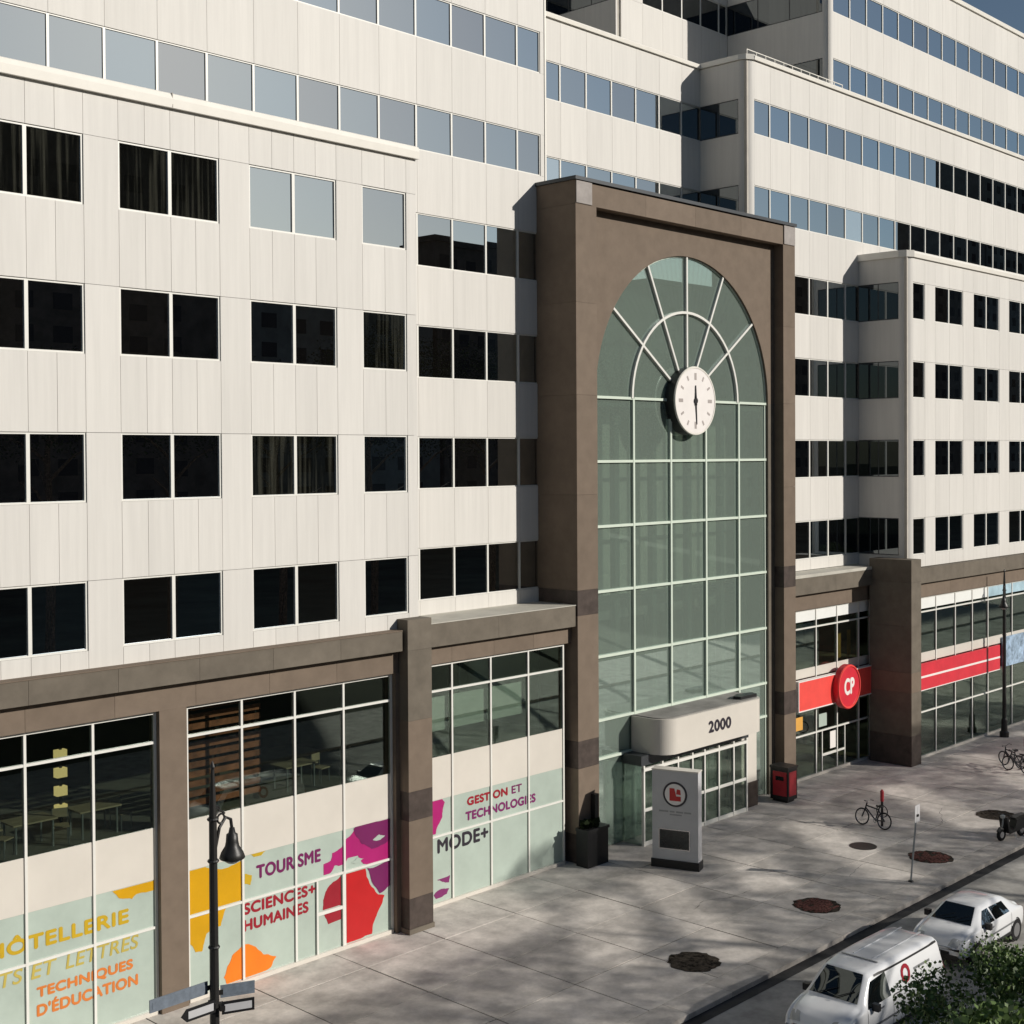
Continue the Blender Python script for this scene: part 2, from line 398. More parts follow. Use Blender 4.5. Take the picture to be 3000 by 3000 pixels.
# front-left block, Y = 0, four rows of paired windows
wa = thing('office_wing', 'lower cream panelled office wing with paired dark windows above the printed shopfront', 'building', (17, 0, 0))
part(wa, 'wall', MB().box(1.0, 28.85, 0.17, 2.2, 7.75, 23.9), 'joint')
part(wa, 'roof', MB().box(1.0, 28.80, 0.5, 2.3, 23.9, 23.95), 'roof_grey')
pairs = [(2.07, 5.17), (6.16, 9.26), (10.25, 13.35), (14.34, 17.45), (18.44, 21.53), (22.53, 25.65)]
cols = []
for a, b in pairs: cols.append((a, b, 2))
cols.append((26.65, 28.44, 1))
zs = band_edges((1, 2, 3, 4), 9.02, 23.80)
for a, b, n in cols:
    e = [a + (b-a)*k/(2*n) for k in range(2*n+1)]
    spandrels(wa, e, 0.0, zs, t=0.165)
    for i in (1, 2, 3, 4):
        z0, z1 = rows(i)
        for k in range(n):
            w0, w1 = a+(b-a)*k/n, a+(b-a)*(k+1)/n
            pm = 'pane_curtain' if (i == 1 and b < 22) or (i in (2, 3) and random.random() < 0.35) else 'pane'
            window(wa, w0, w1, 0.035, z0, z1, 0.05, pm=pm, depth=0.075)
pe = [(5.17, 6.16), (9.26, 10.25), (13.35, 14.34), (17.45, 18.44), (21.53, 22.53), (25.65, 26.65), (28.44, 28.85)]
pz = [9.02, ZT(4), ZT(3), ZT(2), ZT(1), 23.80]
for a, b in pe:
    for z0, z1 in zip(pz, pz[1:]): piece(wa, 'panel', a+G, b-G, 0.0, 0.165, z0+G, z1-G, 'panel')
coping(wa, 1.0, 28.90, 0.0, 24.22, h=0.42, out=0.12)
for xx in (4.3, 12.1, 20.0): piece(wa, 'cap_joint', xx-0.012, xx+0.012, -0.128, 0.0, 23.81, 24.20, 'joint')

# tall wall behind it, Y = 2.31
wb = thing('office_wing', 'tall cream office wall with continuous ribbon windows rising behind the lower wing', 'building', (30, 2.31, 0))
part(wb, 'wall', MB().box(1.0, 37.45, 2.41, 9.0, 9.0, 40.6), 'joint')
me_ = [32.68 - 1.66*k for k in range(19, -1, -1)] + [34.34, 36.0, 37.22]
for i in (-3, -2, -1, 0):
    z0, z1 = rows(i)
    for a, b in zip(me_, me_[1:]):
        if b > 2: window(wb, a, b, 2.34, z0, z1, 0.038, depth=0.065)
for i in (1, 2, 3, 4):
    z0, z1 = rows(i)
    for a, b in zip(me_, me_[1:]):
        if a > 29.0: window(wb, a, b, 2.34, z0, z1, 0.038, depth=0.065)
    piece(wb, 'panel', 28.9, 29.33, 2.31, 2.41, z0, z1, 'panel'); piece(wb, 'panel', 37.22+G, 37.45, 2.31, 2.41, z0, z1, 'panel')
for i in (0, -1, -2, -3):
    z0, z1 = rows(i); piece(wb, 'panel', 37.22+G, 37.45, 2.31, 2.41, z0, z1, 'panel')
ed = [e for e in me_ if e < 37.3][:-1] + [37.45]
lo = band_edges((1, 2, 3, 4), 9.0, rows(0)[0])
spandrels(wb, [e for e in ed if e > 28.9], 2.31, lo)
spandrels(wb, [e for e in ed if e < 29.5 and e > 1.2], 2.31, [lo[-1]])
spandrels(wb, [e for e in ed if e > 1.2], 2.31, [(rows(0)[1], rows(-1)[0]), (rows(-1)[1], rows(-2)[0]), (rows(-2)[1], rows(-3)[0]), (rows(-3)[1], 40.3)])
coping(wb, 1.0, 37.45, 2.31, 40.62)
part(wb, 'corner_trim', MB().box(37.44, 37.52, 2.28, 2.60, 24.0, 40.4), 'coping')

# set-back wall over the entrance, Y = 4.52
wc = thing('office_wing', 'set-back cream wall with ribbon windows directly above the arched entrance', 'building', (44, 4.52, 24))
part(wc, 'wall', MB().box(37.5, 50.9, 4.62, 8.9, 22.0, 31.8), 'joint')
mm = [37.6, 39.20, 40.85, 42.47, 44.10, 45.73, 47.36, 48.99, 50.6]
for i in (0, -1):
    z0, z1 = rows(i)
    for a, b in zip(mm, mm[1:]): window(wc, a, b, 4.55, z0, z1, 0.038, depth=0.065, pm='pane_pale' if (i == 0 and a < 40) else 'pane')
spandrels(wc, mm, 4.52, [(22.0, rows(0)[0]), (rows(0)[1], rows(-1)[0]), (rows(-1)[1], 31.9)])
coping(wc, 37.5, 50.6, 4.52, 32.12, h=0.25)
part(wc, 'roof', MB().box(37.5, 59.2, 4.9, 9.0, 31.8, 31.86), 'roof_grey')

def rounded(par, x0, y0, r, z0, z1, m='panel', n=10):
    """quarter-round corner: vertical strip from the side plane x0 to the front plane y0"""
    mb = MB(); pts = []
    for k in range(n+1):
        w = math.pi/2*k/n; pts.append((x0 + r - r*math.cos(w), y0 + r - r*math.sin(w)))
    pts2 = [(x0+r, y0+r)]
    mb.hprism([(a, b) for a, b in pts] + pts2, z0, z1)
    return part(par, 'rounded_corner', mb, m)
def side_face(par, x, y0, y1, zbands, zwins, ny, m='panel'):
    """the flank that looks along the street: bands of panels and of windows"""
    for z0, z1 in zbands: piece(par, 'side_panel', x, x+0.10, y0, y1-G, z0+G, z1-G, m)
    for z0, z1 in zwins:
        st = (y1-y0)/ny
        for k in range(ny):
            f = piece(par, 'window', x+0.02, x+0.08, y0+k*st, y0+(k+1)*st, z0, z1, 'metal_dark')
            piece(f, 'pane', x+0.010, x+0.022, y0+k*st+0.03, y0+(k+1)*st-0.03, z0+0.04, z1-0.04, 'pane_side')

# right wall, Y = 1.95, up to 32.1
YN = 1.95
wd = thing('office_wing', 'long cream office wing with rounded corner and ribbon windows beyond the arch', 'building', (70, YN, 0))
part(wd, 'wall', MB().box(50.42, 112, YN+0.10, 9.0, 9.0, 31.8), 'joint')
nm_ = [50.85, 52.15] + [52.15 + 1.655*k for k in range(1, 36)]
for i in (0, -1):
    z0, z1 = rows(i)
    for a, b in zip(nm_, nm_[1:]):
        window(wd, a, b, YN+0.03, z0, z1, 0.04, depth=0.065, pm='pane_pale' if (i == 0 and 58 < a < 59.5) else 'pane')
for i in (1, 2, 3, 4):
    z0, z1 = rows(i)
    for a, b in zip(nm_, nm_[1:]):
        if 50.9 < b < 61.2: window(wd, a, b, YN+0.03, z0, z1, 0.045, depth=0.065)
bands = band_edges((1, 2, 3, 4), 9.0, rows(0)[0])
spandrels(wd, [e for e in nm_ if e < 61], YN, bands[:-1])
spandrels(wd, nm_, YN, [bands[-1], (rows(0)[1], rows(-1)[0]), (rows(-1)[1], 31.85)])
rounded(wd, 50.35, YN, 0.5, 22.0, 31.85)
side_face(wd, 50.35, YN+0.5, 4.52, [(24.0, rows(0)[0]), (rows(0)[1], rows(-1)[0]), (rows(-1)[1], 31.85)], [rows(0), rows(-1)], 2)
coping(wd, 50.75, 112, YN, 32.12, h=0.25)
part(wd, 'side_cap', MB().hprism([(50.27, 4.5), (50.27, YN+0.45), (50.40, YN+0.12), (50.76, YN-0.10), (50.76, YN+0.5), (50.62, 4.5)], 31.87, 32.10), 'coping')
part(wd, 'roof', MB().box(50.7, 112, YN+0.55, 9.0, 31.80, 31.88), 'roof_grey')
for k in range(12):   # roof-edge rail
    piece(wd, 'rail_post', 50.9+k*0.75, 50.93+k*0.75, YN+0.40, YN+0.43, 32.12, 32.45, 'coping')
piece(wd, 'rail', 50.9, 59.2, YN+0.40, YN+0.43, 32.45, 32.48, 'coping')

# lower right block, Y = -0.7
YT = -0.70
we = thing('office_wing', 'lower cream wing with rounded corner and small paired windows over the red shop banners', 'building', (75, YT, 0))
part(we, 'wall', MB().box(60.02, 112, YT+0.10, YN+0.05, 7.4, 23.9), 'joint')
tcols = [(60.45, 61.68, 1)] + [(62.75+4.30*k, 65.82+4.30*k, 2) for k in range(11)]
zs = band_edges((1, 2, 3, 4), 8.9, 23.9)
for a, b, n in tcols:
    spandrels(we, [a + (b-a)*k/n for k in range(n+1)], YT, zs)
    for i in (1, 2, 3, 4):
        z0, z1 = rows(i)
        for k in range(n): window(we, a+(b-a)*k/n, a+(b-a)*(k+1)/n, YT+0.03, z0, z1, 0.05, depth=0.065)
for (a, b, n), (c, d, n2) in zip(tcols, tcols[1:]):
    for z0, z1 in zip([8.9, ZT(4), ZT(3), ZT(2), ZT(1), 23.9], [ZT(4), ZT(3), ZT(2), ZT(1), 23.9]): piece(we, 'panel', b+G, c-G, YT, YT+0.10, z0+G, z1-G, 'panel')
rounded(we, 59.95, YT, 0.5, 8.9, 23.9)
side_face(we, 59.95, YT+0.5, YN, zs, [rows(i) for i in (1, 2, 3, 4)], 2)
coping(we, 60.35, 112, YT, 24.22, h=0.34)
part(we, 'side_cap', MB().hprism([(59.86, YN), (59.86, YT+0.45), (60.0, YT+0.1), (60.36, YT-0.12), (60.36, YT+0.5), (60.25, YN)], 23.88, 24.20), 'coping')
part(we, 'roof', MB().box(60.2, 112, YT+0.55, YN, 23.86, 23.92), 'roof_grey')

# upper right block, Y = 3.0, and the wall behind it, Y = 9
wf = thing('office_wing', 'topmost cream storeys set back on the roof with a rounded corner against the sky', 'building', (80, 3.0, 32))
part(wf, 'wall', MB().box(59.12, 112, 3.10, 9.2, 31.8, 39.9), 'joint')
um = [59.40] + [61.08 + 1.68*k for k in range(0, 31)]
for i in (-2, -3):
    z0, z1 = rows(i)
    for a, b in zip(um, um[1:]): window(wf, a, b, 3.03, z0, z1, 0.04, depth=0.065)
spandrels(wf, um, 3.0, [(31.9, rows(-2)[0]), (rows(-2)[1], rows(-3)[0]), (rows(-3)[1], 39.9)])
rounded(wf, 59.02, 3.0, 0.38, 31.9, 39.9)
side_face(wf, 59.02, 3.38, 9.0, [(31.9, rows(-2)[0]), (rows(-2)[1], rows(-3)[0]), (rows(-3)[1], 39.9)], [rows(-2), rows(-3)], 3)
coping(wf, 59.35, 112, 3.0, 40.15, h=0.30)
for k in range(3): piece(wf, 'roof_ledge', 59.6+k*0.3, 112, 3.4+k*0.35, 3.6+k*0.35, 40.15, 40.27+k*0.14, 'coping')
wg = thing('office_wing', 'rear cream wall with dark windows seen over the roof edge above the entrance', 'building', (54, 9.0, 32))
part(wg, 'wall', MB().box(49.9, 59.2, 9.10, 16, 31.8, 44), 'joint')
vm = [50.25, 51.9, 53.5, 55.1, 56.7, 58.3, 59.0]
for i in (-2, -3):
    z0, z1 = rows(i)
    if i == -3:
        for a, b in zip(vm[1:], vm[2:]): window(wg, a, b, 9.03, z0, z1, 0.04, depth=0.065, pm='pane_side')
spandrels(wg, vm, 9.0, [(31.9, rows(-3)[0]), (rows(-3)[1], 43.8)])
piece(wg, 'panel', vm[0]+G, vm[1]-G, 9.0, 9.1, rows(-3)[0]+G, rows(-3)[1]-G, 'panel')
side_face(wg, 49.85, 9.0, 15.0, [(31.9, rows(-3)[0]-0.2), (rows(-3)[1], 43.8)], [(rows(-3)[0]-0.2, rows(-3)[1])], 4)
wh = thing('office_wing', 'shaded rear flank with dark windows behind the set-back roof edge', 'building', (44, 14.0, 32))
part(wh, 'wall', MB().box(37.5, 49.8, 15.1, 20, 31.8, 44), 'joint')
hm = [37.6 + 1.74*k for k in range(8)]
spandrels(wh, hm, 15.0, [(31.9, rows(-3)[0]), (rows(-3)[1], 43.8)])
for a, b in zip(hm, hm[1:]): window(wh, a, b, 15.03, rows(-3)[0], rows(-3)[1], 0.04, depth=0.065, pm='pane_side')

# ------------------------------------------------------------------ street arcade, printed shopfront (bays left of the entrance)
def stones(par, name, x0, x1, step, y0, y1, z0, z1, m):
    n = max(1, round((x1-x0)/step)); st = (x1-x0)/n
    for k in range(n): piece(par, name, x0+k*st+0.004, x0+(k+1)*st-0.004, y0, y1, z0, z1, m)
def glazing(par, xs, y, zl, upper='pane_shop', film='film', base=GZ, pale=None):
    """xs mullion lines; zl = (top, transom, sill, spandrel foot, lower transom)"""
    top, tr, sl, sf, lt = zl
    w = 0.035
    for X in xs: piece(par, 'mullion', X-w, X+w, y-0.05, y+0.06, base+0.12, top, 'frame')
    for zz in (top-0.03, tr, lt):
        for a, b in zip(xs, xs[1:]): piece(par, 'transom', a+w, b-w, y-0.045, y+0.055, zz-0.035, zz+0.035, 'frame')
    for a, b in zip(xs, xs[1:]):
        piece(par, 'pane', a+w, b-w, y, y+0.012, tr+0.035, top-0.065, upper)
        piece(par, 'pane', a+w, b-w, y, y+0.012, sl, tr-0.035, upper)
        piece(par, 'spandrel_panel', a+w, b-w, y-0.015, y+0.03, sf, sl, 'spandrel')
        if film:
            piece(par, 'film_panel', a+w, b-w, y, y+0.012, lt+0.035, sf, film)
            piece(par, 'film_panel', a+w, b-w, y, y+0.012, base+0.12, lt-0.035, film)
    for a, b in zip(xs, xs[1:]): piece(par, 'sill', a, b, y-0.09, y+0.06, base, base+0.12, 'spandrel')

YG = 0.10
ar = thing('shop_arcade', 'brown stone arcade of printed college windows under the lower wing', 'arcade', (20, YG, GZ))
ZL = (7.66, 6.84, 4.55, 3.16, 1.88)
bayL = [15.73-1.835*k for k in range(5, 0, -1)]
glazing(ar, [12.06, 13.895, 15.73, 17.57, 19.38], YG, ZL)
glazing(ar, [4.0, 5.83, 7.67, 9.5, 11.1], YG, ZL)
glazing(ar, [20.36, 22.15, 24.0, 25.82, 27.72], YG, ZL)
YM = 0.85
ZM = (7.58, 6.69, 4.5, 3.08, 1.87)
glazing(ar, [29.2, 31.06, 32.9, 34.79, 36.65], YM, ZM)
for a, b in ((11.1, 12.06), (19.38, 20.3), (27.72, 27.95)): 
    stones(ar, 'pier_stone', a+0.035, b-0.035 if b < 27 else b, 9, YG-0.20, YG+0.3, GZ, 7.69, 'granite')
stones(ar, 'frieze_stone', 1.0, 27.9, 2.45, YG-0.19, YG+0.4, 7.69, 8.40, 'granite')
stones(ar, 'fascia_stone', 1.0, 27.82, 2.45, -0.38, 0.3, 8.405, 9.02, 'granite_grey')
piece(ar, 'ledge', 1.0, 27.82, -0.40, 0.0, 9.02, 9.05, 'granite')
stones(ar, 'frieze_stone', 28.95, 36.95, 2.0, YM-0.16, YM+0.4, 7.61, 8.22, 'granite')
stones(ar, 'fascia_stone', 28.95, 36.95, 4.0, YM-0.40, YM+0.4, 8.225, 8.98, 'granite_grey')
piece(ar, 'ledge', 28.95, 36.95, YM-0.42, 2.35, 8.98, 9.01, 'soffit')
# big pillar between the bays: courses
PX0, PX1, PY0, PY1 = 27.93, 28.93, -0.50, 0.6
for z0, z1, m in ((GZ, GZ+0.16, 'granite_grey'), (GZ+0.16, 0.66, 'granite_dark'), (0.665, 3.08, 'granite'), (3.085, 3.99, 'granite_dark'), (3.995, 6.2, 'granite'), (6.205, 8.40, 'granite_grey'), (8.405, 9.36, 'granite_grey')):
    e = 0.03 if z0 == GZ else 0.0
    piece(ar, 'pillar_stone', PX0-e, PX1+e, PY0-e, PY1, z0, z1, m)
# back of the shop behind the glass
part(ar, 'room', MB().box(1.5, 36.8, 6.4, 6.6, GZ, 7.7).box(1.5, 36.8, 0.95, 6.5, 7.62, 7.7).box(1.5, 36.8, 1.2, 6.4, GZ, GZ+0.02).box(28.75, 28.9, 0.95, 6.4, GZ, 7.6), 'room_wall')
part(ar, 'mezzanine', MB().box(1.5, 28.7, 0.5, 6.4, 4.2, 4.42).box(28.95, 36.8, 1.2, 6.4, 4.05, 4.3), 'floor_room')
part(ar, 'film_backing', MB().box(1.5, 27.9, 0.30, 0.34, GZ, 4.2).box(28.95, 36.8, 1.02, 1.06, GZ, 4.05), 'joint')
# roller blind half way down in the bay beside the entrance
for a, b in ((29.24, 31.02), (31.10, 32.86), (32.94, 34.70)): piece(ar, 'blind', a, b, 1.0, 1.02, 5.32, 6.45, 'blind')
# prints on the film
yp = YG-0.006
lettering(ar, 'HÔTELLERIE', 14.75, 18.55, 2.22, 2.66, yp, 'ink_ochre', 0.022)
lettering(ar, 'ARTS', 14.2, 15.62, 1.47, 1.83, yp, 'ink_olive', 0.008, 0.15)
lettering(ar, 'ET', 15.85, 16.52, 1.47, 1.83, yp, 'ink_olive', 0.01, 0.15)
lettering(ar, 'LETTRES', 16.78, 18.84, 1.47, 1.83, yp, 'ink_olive', 0.008, 0.15)
lettering(ar, 'TECHNIQUES', 16.0, 18.66, 0.93, 1.21, yp, 'ink_rust', 0.018)
lettering(ar, "D'ÉDUCATION", 16.0, 18.80, 0.50, 0.84, yp, 'ink_rust', 0.018)
lettering(ar, 'TOURISME', 22.64, 24.92, 2.42, 2.78, yp, 'ink_purple', 0.02)
lettering(ar, 'SCIENCES+', 22.2, 24.72, 1.49, 1.79, yp, 'ink_crimson', 0.02)
lettering(ar, 'HUMAINES', 22.2, 24.45, 1.02, 1.32, yp, 'ink_crimson', 0.02)
for n, pts, m in (
    ('map_print', [(18.1, 3.14), (19.33, 3.14), (19.33, 2.88), (18.82, 2.9), (18.67, 2.80), (18.31, 2.90)], 'ink_yellow'),
    ('map_print', [(20.40, 3.14), (20.93, 3.14), (21.25, 3.02), (22.11, 3.05), (22.11, 1.93), (20.40, 1.93)], 'ink_yellow'),
    ('map_print', [(20.40, 1.84), (21.61, 1.84), (21.42, 1.38), (20.95, 1.28), (20.81, 0.83), (20.59, 0.86), (20.40, 1.14)], 'ink_yellow'),
    ('map_print', [(22.23, 2.65), (22.47, 2.56), (22.42, 2.29), (22.20, 2.38)], 'ink_ochre'),
    ('map_print', [(22.45, 3.15), (22.95, 3.15), (22.8, 3.05), (22.55, 3.06)], 'ink_ochre'),
    ('map_print', [(21.50, -0.10), (21.78, 0.44), (22.16, 0.66), (22.55, 0.50), (22.84, 0.19), (23.30, 0.0), (23.10, -0.25), (22.49, -0.31), (21.6, -0.31)], 'ink_orange'),
    ('map_print', [(25.04, 1.96), (25.04, 2.29), (25.32, 2.34), (25.37, 2.55), (25.75, 2.66), (25.89, 2.85), (26.28, 3.14), (27.66, 3.14), (27.66, 1.93), (26.57, 1.96), (26.37, 2.26), (25.98, 2.27), (25.79, 2.12), (25.46, 2.16), (25.32, 1.98)], 'ink_magenta'),
    ('map_print', [(26.2, 3.12), (27.66, 3.14), (27.66, 2.5), (26.9, 2.35), (26.5, 2.6)], 'ink_purple'),
    ('map_print', [(26.72, 1.80), (27.66, 1.82), (27.66, 1.05), (27.22, 0.90)], 'ink_purple'),
    ('map_print', [(25.0, 0.92), (25.02, 1.22), (25.27, 1.61), (25.70, 1.80), (25.70, 0.90)], 'ink_crimson'),
    ('map_print', [(25.05, 0.76), (25.70, 0.80), (25.70, 0.48), (25.2, 0.45)], 'ink_crimson'),
    ('map_print', [(25.90, 1.80), (26.66, 1.80), (27.16, 0.88), (27.42, 0.79), (27.2, 0.42), (26.98, 0.06), (26.90, -0.28), (26.35, -0.31), (25.90, -0.31)], 'ink_red')):
    decal(ar, n, pts, yp + (0.0 if m != 'ink_purple' else -0.006), m)
for xx, z in ((26.1, 2.10), (26.95, 2.62)): decal(ar, 'map_print', [(xx, z), (xx+0.25, z+0.12), (xx+0.5, z+0.03), (xx+0.3, z-0.06)], yp-0.012, 'film')
piece(ar, 'door_rail', 24.80, 25.78, YG-0.06, YG-0.01, 0.80, 0.90, 'frame'); piece(ar, 'door_stile', 24.74, 24.80, YG-0.06, YG-0.01, GZ+0.12, 1.84, 'frame')
piece(ar, 'door_stile', 25.72, 25.78, YG-0.065, YG-0.055, GZ+0.12, 1.84, 'frame')
ym = YM-0.006
decal(ar, 'map_print', [(29.25, 3.06), (30.62, 3.06), (30.73, 2.94), (30.61, 2.46), (30.3, 1.95), (29.25, 1.93)], ym, 'ink_magenta')
lettering(ar, 'GESTION', 31.78, 33.72, 2.62, 2.88, ym, 'ink_crimson', 0.02)
lettering(ar, 'ET', 33.95, 34.45, 2.62, 2.88, ym, 'ink_purple', 0.01)
lettering(ar, 'TECHNOLOGIES', 31.70, 35.15, 2.12, 2.40, ym, 'ink_plum', 0.02)
lettering(ar, 'MODE+', 30.40, 32.75, 1.30, 1.74, ym, 'ink_print_black', 0.024)
decal(ar, 'map_print', [(30.35, 0.42), (30.95, 0.45), (30.9, 0.22), (30.6, 0.30)], ym, 'ink_plum')
decal(ar, 'map_print', [(30.2, -0.05), (30.55, 0.08), (30.9, 0.02), (30.8, -0.14), (30.3, -0.2)], ym, 'ink_plum')

# furniture of the mezzanine seen through the glass
rk = thing('slat_screen', 'red-brown slatted wooden screen standing behind the upstairs shop glass', 'screen', (21.8, 1.0, 4.42))
for xx in (20.55, 21.95, 23.3): piece(rk, 'post', xx, xx+0.12, 1.05, 1.17, 4.42, 7.55, 'black')
for k in range(11): piece(rk, 'slat', 20.5, 23.45, 0.98, 1.04, 4.62+k*0.27, 4.62+k*0.27+0.17, 'wood_red')
def table(x, y, z, label):
    t = thing('table', label, 'table', (x, y, z), 0, 'tables behind the upstairs glass')
    part(t, 'table_top', MB().box(-0.6, 0.6, -0.4, 0.4, 0.71, 0.75), 'wood_pale', local=True)
    for sx in (-0.5, 0.5):
        for sy in (-0.32, 0.32): part(t, 'leg', MB().box(sx-0.02, sx+0.02, sy-0.02, sy+0.02, 0, 0.71), 'steel', local=True)
def chair(x, y, z, rz, label):
    t = thing('chair', label, 'chair', (x, y, z), rz, 'chairs behind the upstairs glass')
    part(t, 'seat', MB().box(-0.21, 0.21, -0.21, 0.21, 0.43, 0.46), 'wood_pale', local=True)
    part(t, 'backrest', MB().box(-0.20, 0.20, 0.19, 0.22, 0.62, 0.85), 'wood_pale', local=True)
    for sx in (-0.19, 0.19):
        part(t, 'leg', MB().tube([(sx, -0.19, 0), (sx, -0.18, 0.43)], 0.014, 6), 'steel', local=True)
        part(t, 'leg', MB().tube([(sx, 0.21, 0), (sx, 0.20, 0.85)], 0.014, 6), 'steel', local=True)
for x, y, w in ((14.9, 1.2, 'nearest the picture edge'), (16.4, 1.25, 'behind the window above HÔTELLERIE'), (18.2, 1.2, 'beside the plain stone pier'), (24.9, 1.3, 'behind the window above TOURISME')):
    table(x, y, 4.42, 'pale wooden table upstairs '+w)
for x, y, r, w in ((15.6, 1.05, 0.5, 'left of the middle table'), (17.2, 1.1, -0.4, 'right of the middle table'), (18.95, 1.1, 0.3, 'against the stone pier'), (25.9, 1.3, 0.2, 'in the dark bay by the big pillar')):
    chair(x, y, 4.42, r, 'pale chair with metal legs upstairs '+w)
lt_ = thing('light_column', 'glowing yellow stacked lamp standing upstairs beside the plain stone pier', 'lamp', (17.95, 2.6, 4.42))
mat('lamp_warm', (0.8, 0.7, 0.4)); nd = MATS['lamp_warm'].node_tree.nodes['Principled BSDF']; nd.inputs['Emission Color'].default_value = (1, 0.75, 0.3, 1); nd.inputs['Emission Strength'].default_value = 0.9
for k in range(4): piece(lt_, 'lamp_box', 17.85, 18.15, 2.5, 2.7, 4.75+k*0.5, 5.0+k*0.5, 'lamp_warm')
piece(lt_, 'stem', 17.97, 18.03, 2.57, 2.63, 4.42, 6.7, 'black')

# ------------------------------------------------------------------ entrance portal
YO = 0.38
po = thing('entrance_portal', 'tall brown stone entrance portal with a green glass arch and clock', 'portal', (44.3, YO, GZ))
def course(x0, x1, y1, zlist):
    for z0, z1, m in zlist: piece(po, 'pillar_stone', x0, x1, YO, y1, z0+0.003, z1-0.003, m)
cz = ((GZ, 0.62, 'granite_dark'), (0.62, 3.02, 'granite'), (3.02, 4.02, 'granite_dark'), (4.02, 8.6, 'granite'), (8.6, 9.52, 'granite_dark'), (9.52, 13.0, 'granite'), (13.0, 16.64, 'granite'), (16.64, 20.0, 'granite'), (20.0, 23.55, 'granite'))
course(36.97, 38.13, 2.30, cz)
course(50.70, 51.64, 2.30, cz)
piece(po, 'pillar_cap', 36.97, 37.88, YO, 2.3, 23.555, 24.40, 'granite'); piece(po, 'pillar_cap', 50.73, 51.64, YO, 2.3, 23.555, 24.40, 'granite')
piece(po, 'cap_plate', 36.99, 37.86, YO-0.03, YO, 23.58, 24.38, 'granite_pale'); piece(po, 'cap_plate', 50.75, 51.62, YO-0.03, YO, 23.58, 24.38, 'granite_pale')
stones(po, 'lintel_stone', 37.885, 50.725, 3.2, YO+0.02, 2.3, 23.555, 24.36, 'granite')
piece(po, 'roof_flashing', 36.90, 51.70, YO-0.07, 4.5, 24.41, 24.54, 'metal_dark')
piece(po, 'flank_wall', 36.99, 37.4, 2.31, 2.42, 9.0, 24.40, 'granite')
# arch panel with round-headed opening
AX, AZ, AR = 44.40, 16.62, 5.80
x0, x1, zt = 38.14, 50.69, 23.55
def arch_half(sgn):
    mb = MB(); n = 24; f0, f1 = 0.85, 1.10
    for k in range(n):
        a, b = math.pi/2*k/n, math.pi/2*(k+1)/n
        def pin(t): return (AX + sgn*AR*math.cos(t), AZ + AR*math.sin(t))
        X = x0 if sgn < 0 else x1
        def pout(t):
            # point on the rectangle edge along the ray from the arch centre
            c, s = math.cos(t), math.sin(t); w = abs(X-AX); h = zt-AZ
            m = min(w/c if c > 1e-6 else 1e9, h/s if s > 1e-6 else 1e9); return (AX+sgn*c*m, AZ+s*m)
        i0, i1, o0, o1 = pin(a), pin(b), pout(a), pout(b)
        pts = [i0, o0, o1, i1]
        cw = math.atan2(zt-AZ, abs(X-AX))
        if a < cw < b: pts = [i0, o0, (X, zt), o1, i1]
        if sgn < 0: pts = pts[::-1]
        mb.prism(pts, f0, f1)
    return mb
part(po, 'arch_stone', arch_half(-1), 'granite'); part(po, 'arch_stone', arch_half(1), 'granite')
stones(po, 'jamb_stone', x0, AX-AR, 9, 0.85, 1.10, GZ, AZ, 'granite'); stones(po, 'jamb_stone', AX+AR, x1, 9, 0.85, 1.10, GZ, AZ, 'granite_grey')
# glass, mullions, clock
YA = 1.0
gx = [AX-AR, 40.94, 43.31, 45.69, 48.06, AX+AR]
gz = [3.0, 4.45, 6.85, 9.30, 11.75, 14.20, AZ]
for X in gx[1:-1]: piece(po, 'mullion', X-0.05, X+0.05, YA-0.10, YA+0.06, GZ, AZ, 'frame_mint')
for X in (gx[0]+0.06, gx[-1]-0.06): piece(po, 'mullion', X-0.05, X+0.05, YA-0.04, YA+0.06, GZ, AZ, 'frame_mint')
for z in gz:
    for a, b in zip(gx, gx[1:]): piece(po, 'transom', a+0.05, b-0.05, YA-0.09, YA+0.05, z-0.05, z+0.05, 'frame_mint')
for a, b in zip(gx, gx[1:]):
    for z0, z1 in zip([GZ]+gz, gz):
        p = piece(po, 'pane', a+0.05, b-0.05, YA, YA+0.012, z0+0.05, z1-0.05, 'pane_green')
        p.rotation_euler = (random.uniform(-.002, .002), 0, random.uniform(-.002, .002))
def sector(r0, r1, a0, a1, y0, y1, n=8):
    o = [(AX+r1*math.cos(a0+(a1-a0)*k/n), AZ+r1*math.sin(a0+(a1-a0)*k/n)) for k in range(n+1)]
    i = [(AX+r0*math.cos(a0+(a1-a0)*k/n), AZ+r0*math.sin(a0+(a1-a0)*k/n)) for k in range(n, -1, -1)]
    mb = MB()
    for k in range(n): mb.prism([o[k], o[k+1], i[n-k-1], i[n-k]], y0, y1)
    return mb
SP = [0, R(36), R(64), R(90), R(116), R(144), math.pi]
for a, b in zip(SP, SP[1:]):
    part(po, 'pane', sector(1.2, 3.52, a+0.004, b-0.004, YA, YA+0.012), 'pane_green')
    part(po, 'pane', sector(3.58, AR-0.02, a+0.004, b-0.004, YA, YA+0.012), 'pane_green')
part(po, 'ring_bar', sector(3.50, 3.60, 0, math.pi, YA-0.12, YA+0.05, 32), 'frame')
part(po, 'arch_bar', sector(AR-0.05, AR+0.03, 0, math.pi, YA-0.05, YA+0.05, 40), 'frame_mint')
